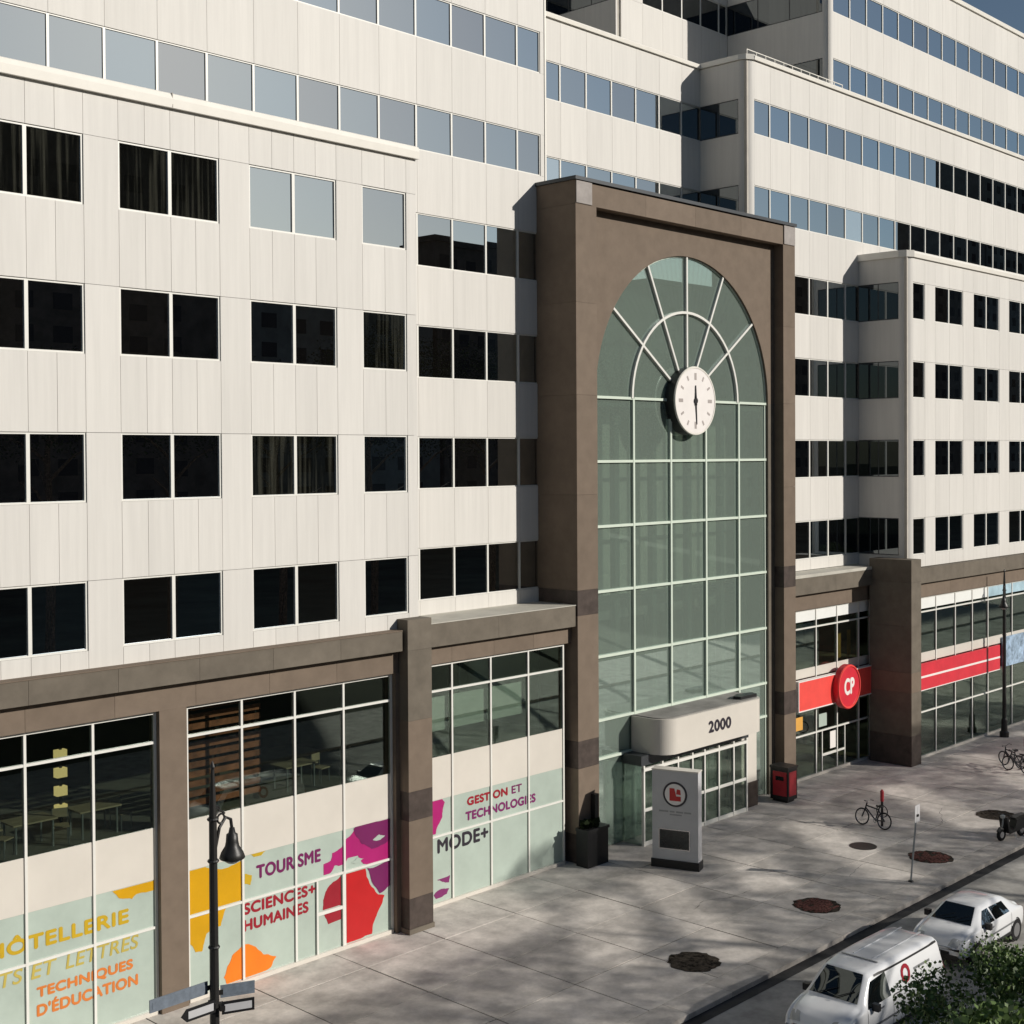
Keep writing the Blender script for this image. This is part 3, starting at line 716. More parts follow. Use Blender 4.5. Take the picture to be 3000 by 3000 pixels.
for a in SP[1:-1]:
    c, s = math.cos(a), math.sin(a)
    part(po, 'spoke', MB().prism([(AX+1.1*c+0.045*s, AZ+1.1*s-0.045*c), (AX+AR*c+0.045*s, AZ+AR*s-0.045*c), (AX+AR*c-0.045*s, AZ+AR*s+0.045*c), (AX+1.1*c-0.045*s, AZ+1.1*s+0.045*c)], YA-0.11, YA+0.04), 'frame')
ck = thing('clock', 'round white clock with black drum hung in the glass arch', 'clock', (AX, 0.5, AZ-0.02))
def ydisc(r, y0, y1, n=48, c=(0, 0)): return MB().prism([(c[0]+r*math.cos(2*math.pi*k/n), c[1]+r*math.sin(2*math.pi*k/n)) for k in range(n)], y0, y1)
part(ck, 'drum', ydisc(1.36, 0.03, 0.58), 'black', local=True)
part(ck, 'rim', MB().ring((0, 0.03, 0), 'y', 1.34, 0.05, 48, 6), 'coping', local=True)
part(ck, 'face', ydisc(1.30, 0.0, 0.06), 'sign_white', local=True)
mat('clock_mark', (0.38, 0.34, 0.32), 0.6)
for k in range(12):
    a = math.pi/2 - 2*math.pi*k/12; L = 0.20 if k % 3 else 0.28
    c, s = math.cos(a), math.sin(a); w = 0.045 if k % 3 else 0.07
    q = [(c*1.12 - s*w, s*1.12 + c*w), (c*(1.12-L) - s*w, s*(1.12-L) + c*w), (c*(1.12-L) + s*w, s*(1.12-L) - c*w), (c*1.12 + s*w, s*1.12 - c*w)]
    part(ck, 'hour_mark', MB().prism(q, -0.006, 0.0), 'clock_mark', local=True)
for ang, L, w in ((R(270+4), 0.95, 0.05), (R(91), 0.62, 0.075)):
    c, s = math.cos(ang), math.sin(ang)
    part(ck, 'hand', MB().prism([(-c*0.18-s*w, -s*0.18+c*w), (-c*0.18+s*w, -s*0.18-c*w), (c*L+s*w*.3, s*L-c*w*.3), (c*L-s*w*.3, s*L+c*w*.3)], -0.03, -0.015), 'black', local=True)
part(ck, 'hub', ydisc(0.12, -0.04, -0.01, 16), 'black', local=True)
# hall behind the glass
part(po, 'hall_wall', MB().box(38.12, 50.75, 2.4, 2.55, 8.9, 16.3).box(37.6, 51.2, 7.2, 7.4, GZ, 16.3).box(38.0, 38.12, 1.12, 7.2, GZ, 16.3).box(50.75, 50.87, 1.12, 7.2, GZ, 16.3), 'atrium_wall')
part(po, 'loft_wall', MB().box(37.6, 51.2, 3.2, 3.4, 16.6, 24.3).box(38.0, 38.12, 1.12, 3.2, 16.6, 24.3).box(50.75, 50.87, 1.12, 3.2, 16.6, 24.3), 'atrium_dim')  # dark wall colour stands in for an unlit loft
part(po, 'hall_floor', MB().box(38.1, 50.8, 1.1, 7.2, GZ-0.05, GZ+0.02), 'floor_room')
for z in (4.05, 7.9, 16.3): 
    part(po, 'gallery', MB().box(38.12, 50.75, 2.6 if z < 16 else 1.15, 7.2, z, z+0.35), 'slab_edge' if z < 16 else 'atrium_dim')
for z in (4.4, 8.25):
    part(po, 'railing', MB().box(38.12, 50.75, 2.62, 2.66, z+0.95, z+1.02).box(38.12, 50.75, 2.63, 2.65, z+0.45, z+0.50), 'black')
    for k in range(7): piece(po, 'rail_post', 38.6+k*1.95, 38.64+k*1.95, 2.62, 2.66, z, z+1.0, 'black')
part(po, 'hall_opening', MB().box(42.0, 44.6, 7.15, 7.2, 8.25, 10.6).box(45.2, 49.6, 7.15, 7.2, 8.25, 10.4).box(39.0, 40.6, 7.15, 7.2, 4.4, 6.8).box(42.0, 49.5, 7.15, 7.2, 4.4, 7.2).box(39, 49.8, 7.15, 7.2, GZ, 3.2), 'room_wall')
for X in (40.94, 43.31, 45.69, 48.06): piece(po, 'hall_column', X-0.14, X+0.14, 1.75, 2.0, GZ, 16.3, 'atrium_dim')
# door canopy with rounded corners and the house number
def rounded_plan(x0, x1, y0, y1, r, n=8):
    p = [(x0, y1)]
    p += [(x0+r-r*math.cos(math.pi/2*k/n), y0+r-r*math.sin(math.pi/2*k/n)) for k in range(n+1)]
    p += [(x1-r+r*math.sin(math.pi/2*k/n), y0+r-r*math.cos(math.pi/2*k/n)) for k in range(n+1)]
    return p + [(x1, y1)]
cn = part(po, 'canopy', MB().hprism(rounded_plan(40.75, 47.65, -0.70, 0.95, 0.75, 14), 3.0, 4.36), 'spandrel')
part(po, 'canopy_roof', MB().hprism(rounded_plan(40.84, 47.56, -0.61, 0.95, 0.68, 14), 4.36, 4.40), 'roof_grey')
lettering(cn, '2000', 43.55, 45.05, 3.50, 3.92, -0.706, 'ink_print_black', 0.03)
part(po, 'sheet_cover', MB().hprism([(46.2, -0.4), (47.3, -0.45), (47.45, -0.1), (46.6, 0.1), (46.1, -0.1)], 4.40, 4.52), 'black')
# glazed lobby and doors
YD = 0.05
dx = [40.35, 41.5, 42.5, 43.45, 44.27, 45.25, 46.3, 47.25]
for X in dx: piece(po, 'door_post', X-0.04, X+0.04, YD-0.05, YD+0.06, GZ, 2.62, 'frame')
piece(po, 'door_head', 40.31, 47.29, YD-0.055, YD+0.065, 2.40, 2.52, 'frame')
piece(po, 'lobby_soffit', 40.2, 47.4, YD-0.02, 0.95, 2.62, 3.0, 'metal_dark')
for a, b in zip(dx, dx[1:]):
    piece(po, 'door_rail', a+0.04, b-0.04, YD-0.03, YD+0.03, 0.85, 0.97, 'frame')
    piece(po, 'door_rail', a+0.04, b-0.04, YD-0.03, YD+0.03, GZ, GZ+0.16, 'frame')
    piece(po, 'door_pane', a+0.04, b-0.04, YD, YD+0.012, 0.97, 2.40, 'pane_shop')
    piece(po, 'door_pane', a+0.04, b-0.04, YD, YD+0.012, GZ+0.16, 0.85, 'pane_shop')
piece(po, 'lobby_side', 40.31, 40.35, YD+0.06, 0.95, GZ, 2.62, 'pane_green')
piece(po, 'lobby_flank', 47.29, 48.4, 0.3, 0.95, GZ, 2.9, 'spandrel'); piece(po, 'lobby_plinth', 47.29, 48.45, 0.27, 0.95, GZ, 0.6, 'granite_dark')

# ------------------------------------------------------------------ shop arcade right of the entrance
a2 = thing('shop_arcade', 'stone arcade with red shop banner between the entrance and the black-sided pillar', 'arcade', (55.5, 1.2, GZ))
Y2 = 1.2
glazing(a2, [51.75, 52.80, 54.64, 56.51, 58.53, 59.6], Y2, (7.33, 6.47, 4.62, 4.20, 1.57), film=None)
for a, b in zip([51.75, 52.80, 54.64, 56.51, 58.53], [52.80, 54.64, 56.51, 58.53, 59.6]):
    piece(a2, 'pane', a+0.035, b-0.035, Y2, Y2+0.012, 1.61, 4.20, 'pane_shop'); piece(a2, 'pane', a+0.035, b-0.035, Y2, Y2+0.012, GZ+0.12, 1.53, 'pane_shop')
    piece(a2, 'blind', a+0.06, b-0.06, Y2-0.02, Y2-0.006, 6.78, 7.28, 'blind')
stones(a2, 'frieze_stone', 51.66, 60.0, 2.8, Y2-0.16, Y2+0.4, 7.34, 8.08, 'granite')
stones(a2, 'fascia_stone', 51.66, 59.9, 4.1, Y2-0.42, Y2+0.4, 8.085, 8.84, 'granite_grey')
piece(a2, 'ledge', 51.66, 59.9, Y2-0.44, YN+0.05, 8.84, 8.98, 'soffit')
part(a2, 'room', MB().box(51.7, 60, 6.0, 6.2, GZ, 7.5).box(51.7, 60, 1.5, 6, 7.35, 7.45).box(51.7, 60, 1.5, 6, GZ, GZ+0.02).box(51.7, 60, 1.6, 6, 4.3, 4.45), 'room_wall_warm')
piece(a2, 'door_leaf', 55.2, 56.45, Y2-0.03, Y2-0.01, 0.35, 0.47, 'frame'); piece(a2, 'door_stile', 55.15, 55.21, Y2-0.035, Y2+0.0, GZ+0.12, 1.53, 'frame'); piece(a2, 'door_stile', 57.2, 57.26, Y2-0.035, Y2+0.0, GZ+0.12, 1.53, 'frame')
piece(a2, 'door_leaf', 55.21, 57.2, Y2-0.028, Y2-0.012, 0.36, 0.46, 'frame')
piece(a2, 'poster', 55.9, 56.4, Y2-0.02, Y2-0.01, 0.6, 1.4, 'sign_white'); piece(a2, 'poster', 54.9, 55.6, Y2-0.02, Y2-0.01, 1.75, 2.35, 'film')
piece(a2, 'poster', 52.9, 53.5, Y2-0.02, Y2-0.01, 1.85, 2.45, 'sticker'); piece(a2, 'poster', 56.8, 57.1, Y2+0.1, Y2+0.12, 4.75, 5.9, 'sticker'); piece(a2, 'poster', 57.7, 58.0, Y2+0.1, Y2+0.12, 4.75, 6.0, 'sticker')
for z0, z1, m in ((GZ, 1.0, 'granite_dark'), (1.0, 3.05, 'granite_grey'), (3.05, 4.0, 'granite'), (4.0, 6.2, 'granite_grey'), (6.2, 8.3, 'granite_grey'), (8.3, 9.38, 'granite_grey')):
    piece(a2, 'pillar_stone', 59.1, 60.07, -1.30, 0.9, z0+0.003, z1-0.003, m)
sg = thing('shop_sign', 'bright red shop banner with a raised round logo disc', 'sign', (56.2, 0.8, 2.85))
part(sg, 'banner', MB().box(52.60, 60.0, 0.82, 1.05, 2.84, 4.14), 'sign_red')
part(sg, 'border', MB().box(52.55, 60.03, 0.80, 1.06, 2.79, 2.84).box(52.55, 60.03, 0.80, 1.06, 4.14, 4.18).box(52.55, 52.60, 0.80, 1.06, 2.84, 4.14), 'sign_white')
dc = part(sg, 'disc', ydisc(1.04, 0.55, 0.82, 40, (56.55, 3.50)), 'sign_red_deep')
part(sg, 'disc_rim', MB().ring((56.55, 0.55, 3.50), 'y', 0.98, 0.05, 40, 6), 'sign_red')
lettering(dc, 'CP', 56.15, 57.0, 3.16, 3.88, 0.545, 'sign_white', 0.04)

a3 = thing('shop_arcade', 'farthest stone arcade with striped red banner beyond the black-sided pillar', 'arcade', (75, -0.75, GZ))
Y3 = -0.72
xs = [60.1, 60.9, 62.7, 64.8, 66.75, 68.6, 71.6, 73.5, 75.4, 77.3, 79.2, 81.1, 83.0, 84.9, 86.8]
glazing(a3, xs, Y3, (7.43, 6.70, 4.70, 4.25, 1.80), film=None)
for k, (a, b) in enumerate(zip(xs, xs[1:])):
    piece(a3, 'pane', a+0.035, b-0.035, Y3, Y3+0.012, 1.84, 4.25, 'pane_shop'); piece(a3, 'pane', a+0.035, b-0.035, Y3, Y3+0.012, GZ+0.12, 1.76, 'pane_shop')
    piece(a3, 'blind', a+0.06, b-0.06, Y3-0.02, Y3-0.006, 6.85 if k else 6.5, 7.38, 'blind_blue' if k in (5, 6) else 'blind')
stones(a3, 'frieze_stone', 60.08, 100, 4, Y3-0.14, 1.0, 7.44, 8.15, 'granite')
stones(a3, 'fascia_stone', 60.08, 100, 5, Y3-0.36, 0.6, 8.155, 8.88, 'granite_grey')
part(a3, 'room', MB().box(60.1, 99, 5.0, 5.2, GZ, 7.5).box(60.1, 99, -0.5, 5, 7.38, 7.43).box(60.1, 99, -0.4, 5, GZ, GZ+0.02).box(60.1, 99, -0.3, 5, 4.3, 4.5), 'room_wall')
sb = thing('shop_sign', 'long red banner with a white stripe on the farthest shopfront', 'sign', (65.4, Y3-0.15, 2.95))
part(sb, 'banner', MB().box(60.75, 69.8, Y3-0.16, Y3-0.05, 2.92, 3.50).box(60.75, 69.8, Y3-0.16, Y3-0.05, 3.60, 4.20), 'sign_red_deep')
part(sb, 'stripe', MB().box(60.75, 69.8, Y3-0.17, Y3-0.05, 3.50, 3.60).box(60.75, 69.8, Y3-0.17, Y3-0.05, 2.88, 2.92), 'sign_white')
tag(piece(None, 'poster_panel', 70.2, 74.5, Y3-0.12, Y3-0.06, 2.95, 4.55, 'poster'), 'mottled blue-grey poster panel beside the striped red banner', 'poster')

# ------------------------------------------------------------------ things on the pavement
kz = thing('information_kiosk', 'pale grey pavement kiosk with round red logo and dark screen', 'kiosk', (39.10, -2.45, GZ), math.atan2(-0.944, 0.33))
part(kz, 'cabinet', MB().box(-0.86, 0.86, -0.20, 0.24, 0.30, 3.52), 'kiosk', local=True)
part(kz, 'top_cap', MB().box(-0.88, 0.88, -0.22, 0.26, 3.52, 3.56), 'spandrel', local=True)
part(kz, 'plinth', MB().box(-0.90, 0.90, -0.24, 0.28, 0.0, 0.30), 'black', local=True)
part(kz, 'screen', MB().box(-0.58, 0.52, -0.215, -0.20, 0.72, 1.38), 'screen', local=True)
part(kz, 'screen_frame', MB().box(-0.62, 0.56, -0.21, -0.20, 0.68, 1.42), 'chrome', local=True)
lg = part(kz, 'logo_ring', MB().ring((0, -0.20, 2.68), 'y', 0.42, 0.035, 40, 6), 'ink_print_black', local=True)
part(lg, 'logo_disc', ydisc(0.38, -0.212, -0.20, 36, (0, 2.68)), 'sign_white', local=True)
part(lg, 'logo_mark', MB().prism([(-0.2, 2.45), (0.22, 2.45), (0.22, 2.62), (0.05, 2.62), (-0.02, 2.9), (-0.2, 2.9)], -0.222, -0.212).prism([(0.05, 2.70), (0.22, 2.68), (0.20, 2.86), (0.08, 2.88)], -0.222, -0.212), 'ink_red', local=True)
for k, (a, b) in enumerate(((-0.6, -0.25), (-0.2, -0.02), (0.04, 0.3), (0.34, 0.6))): part(kz, 'caption', MB().box(a, b, -0.206, -0.20, 2.02, 2.08), 'steel', local=True)
part(kz, 'caption', MB().box(-0.2, 0.25, -0.206, -0.20, 1.92, 1.97), 'steel', local=True)

bn = thing('newspaper_box', 'black and red street box standing at the foot of the portal pillar', 'box', (49.9, -0.2, GZ))
part(bn, 'body', MB().box(49.42, 50.15, -0.60, 0.28, GZ+0.10, 0.98), 'black')
part(bn, 'lid', MB().box(49.39, 50.18, -0.63, 0.30, 0.98, 1.08), 'iron')
part(bn, 'foot', MB().box(49.5, 50.05, -0.52, 0.2, GZ, GZ+0.10), 'black')
part(bn, 'front_panel', MB().box(49.40, 49.42, -0.54, 0.14, GZ+0.28, 0.86), 'red_paint')
part(bn, 'side_panel', MB().box(49.5, 50.05, -0.62, -0.60, GZ+0.28, 0.86), 'red_paint')
part(bn, 'slot', MB().box(49.39, 49.40, -0.4, 0.0, 0.48, 0.66), 'screen')

def leaf_cloud(n, c, rad, size, seed, up=0.0):
    rn = random.Random(seed); mb = MB()
    for k in range(n):
        while True:
            p = Vector((rn.uniform(-1, 1), rn.uniform(-1, 1), rn.uniform(-1, 1)))
            if p.length <= 1: break
        p = Vector(c) + Vector((p.x*rad[0], p.y*rad[1], p.z*rad[2]))
        d = Vector((rn.gauss(0, 1), rn.gauss(0, 1), rn.gauss(0, 1)+up)).normalized(); e = d.cross(Vector((rn.gauss(0, 1), rn.gauss(0, 1), rn.gauss(0, 1)))).normalized()
        L = size*rn.uniform(0.6, 1.3); w = L*0.42
        mb.quad(p, p + d*L*0.5 + e*w, p + d*L, p + d*L*0.5 - e*w)
    return mb
pl = thing('planter', 'black square planter with spiky leaves against the left portal pillar', 'planter', (37.3, 0.1, GZ))
part(pl, 'box', MB().box(36.78, 37.92, -0.22, 0.34, GZ, 0.90).box(36.74, 37.96, -0.26, 0.345, 0.83, 0.93), 'black')
part(pl, 'foliage', leaf_cloud(90, (37.2, 0.05, 0.95), (0.42, 0.18, 0.08), 0.24, 3, 2.0), 'leaf_dark')
part(pl, 'stake', MB().box(37.62, 37.84, 0.15, 0.34, 0.93, 2.02), 'black')
for px, py, lb in ((39.6, 1.9, 'leafy potted plant behind the glass beside the planter'), (40.2, 2.6, 'second leafy potted plant deeper inside the entrance glass')):
    pp = thing('potted_plant', lb, 'plant', (px, py, GZ), 0, 'plants in the entrance hall')
    part(pp, 'pot', MB().lathe([(0.16, 0), (0.24, 0.42), (0.26, 0.42), (0.26, 0.46), (0.2, 0.46)], (px, py, GZ), 14), 'granite_dark')
    part(pp, 'stem', MB().tube([(px, py, GZ+0.4), (px+0.03, py, GZ+1.1)], 0.02, 6), 'bark')
    part(pp, 'foliage', leaf_cloud(160, (px, py, GZ+1.35), (0.5, 0.4, 0.8), 0.3, int(px*7)), 'leaf_pot')

def pit(name, x, y, r, m, label):
    t = thing(name, label, 'tree pit' if m != 'metal_dark' else 'manhole', (x, y, GZ), 0, 'round openings in the pavement')
    rj = random.Random(int(x*31))
    if m == 'metal_dark':
        part(t, 'rim', MB().lathe([(r+0.05, 0.0), (r+0.05, 0.012), (r-0.02, 0.012), (r-0.02, 0.0)], (0, 0, 0.002), 36), 'iron', local=True)
        part(t, 'lid', MB().lathe([(r-0.03, 0.0), (r-0.03, 0.012)], (0, 0, 0.004), 36), 'iron', local=True); return
    part(t, 'soil', MB().hprism([((r+rj.uniform(-0.07, 0.06))*math.cos(2*math.pi*k/40), (r+rj.uniform(-0.07, 0.06))*math.sin(2*math.pi*k/40)) for k in range(40)], 0.003, 0.011), 'soil_pit', local=True)
    mb = MB(); rn = random.Random(int(x*10))
    st = 0.13
    k = int(r/st)+1
    for i in range(-k, k+1):
        for j in range(-k, k+1):
            bx_, by_ = i*0.215 + (0.1 if j % 2 else 0), j*0.11
            if math.hypot(abs(bx_)+0.1, abs(by_)+0.05) < r-0.02 and rn.random() < (0.86 if m == 'brick_pit' else 0.35):
                mb.box(bx_-0.1, bx_+0.1, by_-0.048, by_+0.048, 0.0, 0.012+rn.uniform(0.004, 0.02))
    o = part(t, 'paver', mb, m, local=True); o['kind'] = 'stuff'
pit('tree_pit', 32.10, -8.30, 0.78, 'soil_pit', 'dark round pit in the pavement nearest the white van')
pit('tree_pit', 38.86, -8.34, 0.78, 'brick_pit', 'round brick-filled pit beside the kerb in front of the kiosk')
pit('tree_pit', 46.35, -8.60, 0.80, 'brick_pit', 'red brick-filled pit behind the thin parking sign post')
pit('manhole_cover', 45.96, -6.08, 0.46, 'metal_dark', 'small dark iron cover between the bicycle and the kerb')
pit('tree_pit', 53.6, -7.9, 0.80, 'soil_pit', 'dark round pit beyond the black scooter')

sp = thing('parking_sign', 'thin grey parking sign post standing near the kerb', 'sign', (43.25, -9.43, GZ))
part(sp, 'post', MB().tube([(43.25, -9.43, GZ), (43.72, -9.43, 2.1)], 0.035, 8), 'steel')
part(sp, 'plate', MB().box(43.50, 43.86, -9.46, -9.45, 1.55, 2.15), 'kiosk')
part(sp, 'base', MB().lathe([(0.10, 0), (0.08, 0.05), (0.05, 0.06)], (43.25, -9.43, GZ), 12), 'iron')
part(sp, 'clip', MB().box(43.62, 43.72, -9.5, -9.40, 1.75, 1.83), 'black')

def bicycle(x, y, rz, label, paint='bike_paint', lean=0.12):
    b = thing('bicycle', label, 'bicycle', (x, y, GZ), rz, 'bicycles parked on the pavement')
    b.rotation_euler = (lean, 0, rz)
    for wx in (-0.52, 0.52):
        w = part(b, 'wheel', MB().ring((wx, 0, 0.34), 'y', 0.31, 0.03, 26, 6), 'tyre', local=True)
        part(w, 'rim', MB().ring((wx, 0, 0.34), 'y', 0.285, 0.010, 26, 4), 'chrome', local=True)
        sp_ = MB()
        for k in range(8):
            a = math.pi*k/8; sp_.tube([(wx-0.28*math.cos(a), 0, 0.34-0.28*math.sin(a)), (wx+0.28*math.cos(a), 0, 0.34+0.28*math.sin(a))], 0.004, 3)
        part(w, 'spokes', sp_, 'chrome', local=True)
    fr = MB()
    for p, q in (((-0.52, 0, 0.34), (-0.12, 0, 0.30)), ((-0.12, 0, 0.30), (-0.25, 0, 0.82)), ((-0.52, 0, 0.34), (-0.22, 0, 0.72)), ((-0.12, 0, 0.30), (0.36, 0, 0.70)), ((-0.22, 0, 0.74), (0.34, 0, 0.80)), ((0.33, 0, 0.92), (0.40, 0, 0.66)), ((0.40, 0, 0.66), (0.52, 0, 0.34))): fr.tube([p, q], 0.028, 6)
    part(b, 'frame', fr, paint, local=True)
    part(b, 'saddle', MB().hprism([(-0.40, -0.07), (-0.30, -0.075), (-0.10, -0.02), (-0.10, 0.02), (-0.30, 0.075), (-0.40, 0.07)], 0.84, 0.90), 'black', local=True)
    part(b, 'handlebar', MB().tube([(0.22, -0.28, 1.0), (0.33, -0.22, 1.02), (0.34, 0, 0.96), (0.33, 0.22, 1.02), (0.22, 0.28, 1.0)], 0.016, 6), 'black', local=True)
    part(b, 'crank', MB().ring((-0.12, 0.03, 0.30), 'y', 0.085, 0.012, 16, 4).tube([(-0.12, -0.08, 0.30), (-0.02, -0.08, 0.18)], 0.012, 5).tube([(-0.12, 0.08, 0.30), (-0.22, 0.08, 0.42)], 0.012, 5), 'steel', local=True)
    return b
bicycle(48.55, -5.05, R(84), 'black bicycle leaning on the red post in mid pavement')
bl_ = thing('bicycle_post', 'dark red post that the black bicycle leans on', 'post', (48.95, -5.25, GZ))
part(bl_, 'shaft', MB().tube([(48.95, -5.25, GZ), (48.95, -5.25, 0.75)], 0.05, 10), 'iron')
part(bl_, 'head', MB().tube([(48.95, -5.25, 0.55), (48.95, -5.25, 0.95), (48.95, -5.25, 1.02)], [0.07, 0.075, 0.03], 10), 'red_paint')
part(bl_, 'hoop', MB().ring((48.95, -5.25, 0.15), 'x', 0.24, 0.02, 20, 5), 'iron')
bicycle(61.4, -5.4, R(75), 'black bicycle in the far pair, nearer the kerb', lean=0.08)
bicycle(62.3, -4.8, R(68), 'black bicycle in the far pair, nearer the shops', lean=-0.1)
rp_ = thing('bicycle_post', 'dark red post between the two far bicycles', 'post', (62.6, -5.3, GZ))
part(rp_, 'shaft', MB().tube([(62.6, -5.3, GZ), (62.6, -5.3, 0.55)], 0.05, 8), 'iron'); part(rp_, 'head', MB().tube([(62.6, -5.3, 0.55), (62.6, -5.3, 1.0)], 0.075, 8), 'red_paint')

sc = thing('scooter', 'black motor scooter parked by the kerb beside the road', 'scooter', (50.75, -9.75, GZ), R(168))
for wx in (-0.62, 0.62):
    w = part(sc, 'wheel', MB().ring((wx, 0, 0.24), 'y', 0.18, 0.065, 22, 8), 'tyre', local=True)
    part(w, 'hub', MB().prism([(wx+0.12*math.cos(k*math.pi/6), 0.24+0.12*math.sin(k*math.pi/6)) for k in range(12)], -0.05, 0.05), 'chrome', local=True)
part(sc, 'body', MB().prism([(-0.75, 0.42), (-0.35, 0.30), (0.25, 0.24), (0.30, 0.34), (-0.05, 0.42), (-0.15, 0.72), (-0.72, 0.76), (-0.85, 0.62)], -0.15, 0.15), 'black', local=True)
part(sc, 'seat', MB().prism([(-0.80, 0.75), (-0.12, 0.71), (-0.08, 0.80), (-0.45, 0.86), (-0.82, 0.86)], -0.13, 0.13), 'iron', local=True)
part(sc, 'leg_shield', MB().prism([(0.28, 0.30), (0.40, 0.34), (0.52, 0.90), (0.42, 0.92)], -0.19, 0.19), 'black', local=True)
part(sc, 'fork', MB().tube([(0.62, 0, 0.24), (0.46, 0, 0.98)], 0.035, 8), 'steel', local=True)
part(sc, 'handlebar', MB().tube([(0.36, -0.32, 0.98), (0.46, 0, 1.0), (0.36, 0.32, 0.98)], 0.02, 6), 'black', local=True)
part(sc, 'mudguard', MB().tube([(0.82, 0, 0.38), (0.70, 0, 0.48), (0.52, 0, 0.46)], 0.07, 6), 'black', local=True)
part(sc, 'headlight', MB().lathe([(0.02, -0.08), (0.09, -0.05), (0.09, 0.05), (0.02, 0.08)], (0.52, 0, 0.92), 12), 'lamp_glass', local=True)
part(sc, 'stand', MB().tube([(-0.1, 0.05, 0.26), (-0.05, 0.22, 0.0)], 0.015, 5), 'steel', local=True)

def street_lamp(x, y, h, rz, label, s=1.0):
    t = thing('street_lamp', label, 'street lamp', (x, y, GZ), rz, 'dark iron street lamps')
    part(t, 'base', MB().lathe([(0.24, 0), (0.24, 0.25), (0.17, 0.32), (0.15, 0.9), (0.11, 1.0)], (0, 0, 0), 14), 'iron', local=True)
    part(t, 'pole', MB().tube([(0, 0, 0.9), (0, 0, h*0.55), (0, 0, h-0.9), (0, 0, h)], [0.105, 0.09, 0.075, 0.035], 12), 'iron', local=True)
    for z in (h*0.62, h-1.75, h-0.95): part(t, 'collar', MB().ring((0, 0, z), 'z', 0.085, 0.03, 14, 6), 'iron', local=True)
    part(t, 'finial', MB().lathe([(0.03, 0), (0.05, 0.05), (0.01, 0.16)], (0, 0, h), 10), 'iron', local=True)
    arc = [(0.05, 0, h-1.55), (0.16, 0, h-1.15), (0.32, 0, h-0.98), (0.45, 0, h-1.05), (0.48, 0, h-1.25)]
    a = part(t, 'arm', MB().tube(arc, 0.032, 8), 'iron', local=True)
    part(a, 'scroll', MB().ring((0.20, 0, h-0.98), 'y', 0.09, 0.022, 18, 5).ring((0.10, 0, h-0.80), 'y', 0.07, 0.020, 16, 5).tube([(0.03, 0, h-0.72), (0.3, 0, h-0.90)], 0.018, 6), 'iron', local=True)
    sh = part(t, 'lamp_shade', MB().lathe([(0.05, 0), (0.07, -0.10), (0.11, -0.13), (0.12, -0.26), (0.14, -0.36), (0.215, -0.48), (0.25, -0.58), (0.235, -0.60), (0.18, -0.57)], (0.48, 0, h-1.22), 20), 'iron', local=True, smooth=True)
    part(sh, 'globe', MB().lathe([(0.18, 0), (0.17, -0.05), (0.10, -0.10), (0.03, -0.12)], (0.48, 0, h-1.80), 16), 'lamp_glass', local=True, smooth=True)
    return t
street_lamp(14.57, -9.85, 8.5-GZ, R(8), 'dark iron street lamp with bell shade in front of the printed windows')
street_lamp(68.7, -1.6, 8.2-GZ, R(200), 'dark iron street lamp close to the farthest shopfront')
def blade(x0, x1, y, z, h, m, edge, label, slope=0.0, rz=0.0, tip=0):
    t = thing('street_sign', label, 'sign', (14.58, -9.85, z), rz, 'sign blades on the near street lamp')
    pts = [(x0, 0), (x1, slope), (x1, h+slope), (x0, h)]
    if tip: pts = [(x0+0.12, 0), (x1, slope), (x1, h+slope), (x0+0.12, h), (x0, h/2)]
    part(t, 'blade', MB().prism(pts, y-0.012, y+0.012), m, local=True)
    q = [(x0+0.05+(0.1 if tip else 0), 0.05), (x1-0.05, slope+0.05), (x1-0.05, h+slope-0.05), (x0+0.05+(0.1 if tip else 0), h-0.05)]
    part(t, 'face', MB().prism(q, y-0.018, y-0.012), edge, local=True)
    part(t, 'bracket', MB().box(min(x1, 0.09)-0.02 if x1 < 0.3 else 0.06, min(x1, 0.09)+0.05 if x1 < 0.3 else 0.16, y-0.03, 0.06, h*0.3, h*0.7), 'iron', local=True)
blade(-1.35, -0.10, 0.10, 4.20, 0.24, 'blue_sign', 'blue_sign', 'grey-blue street name blade pointing along the pavement from the lamp')
blade(0.12, 0.78, 0.10, 4.06, 0.24, 'blue_sign', 'blue_sign', 'short grey-blue street name blade on the road side of the lamp', rz=R(-24))
blade(-0.85, -0.10, -0.16, 3.92, 0.24, 'black', 'kiosk', 'black-edged white arrow blade low on the lamp pointing to the shops', tip=1)
blade(0.10, 0.72, -0.16, 3.84, 0.24, 'black', 'kiosk', 'black-edged white blade low on the lamp turned towards the road', rz=R(-24))

# ------------------------------------------------------------------ vehicles
def shell(st):
    mb = MB()
    # finer stations so that the smoothed body keeps its line
    fine = []
    for a, b in zip(st, st[1:]):
        fine.append(a); fine.append(tuple((p+q)/2 for p, q in zip(a, b)))
    fine.append(st[-1])
    n = 15
    for (x, zt, wt, zb, wb, zl) in fine:
        h = [(wb*0.90, zl-0.02), (wb*0.985, zl+0.06), (wb+0.012, zl+0.28), (wb+0.018, (zl+0.28+zb)/2), (wb, zb-0.02), (wb-0.03, zb+0.03), (wt+0.01, zt-0.08), (wt-0.11, zt+0.0)]
        r = [(-y, z) for y, z in h[:7]] + [(-h[7][0], h[7][1])] + [(h[7][0], h[7][1])] + [(y, z) for y, z in h[:7][::-1]]
        n = len(r); mb.v += [(x, y, z) for y, z in r]
    for k in range(len(fine)-1):
        for q in range(n):
            e = (q+1) % n; mb.f.append((k*n+q, (k+1)*n+q, (k+1)*n+e, k*n+e))
    mb.f.append(tuple(range(n-1, -1, -1))); mb.f.append(tuple(range((len(fine)-1)*n, len(fine)*n)))
    mb.n = n
    return mb
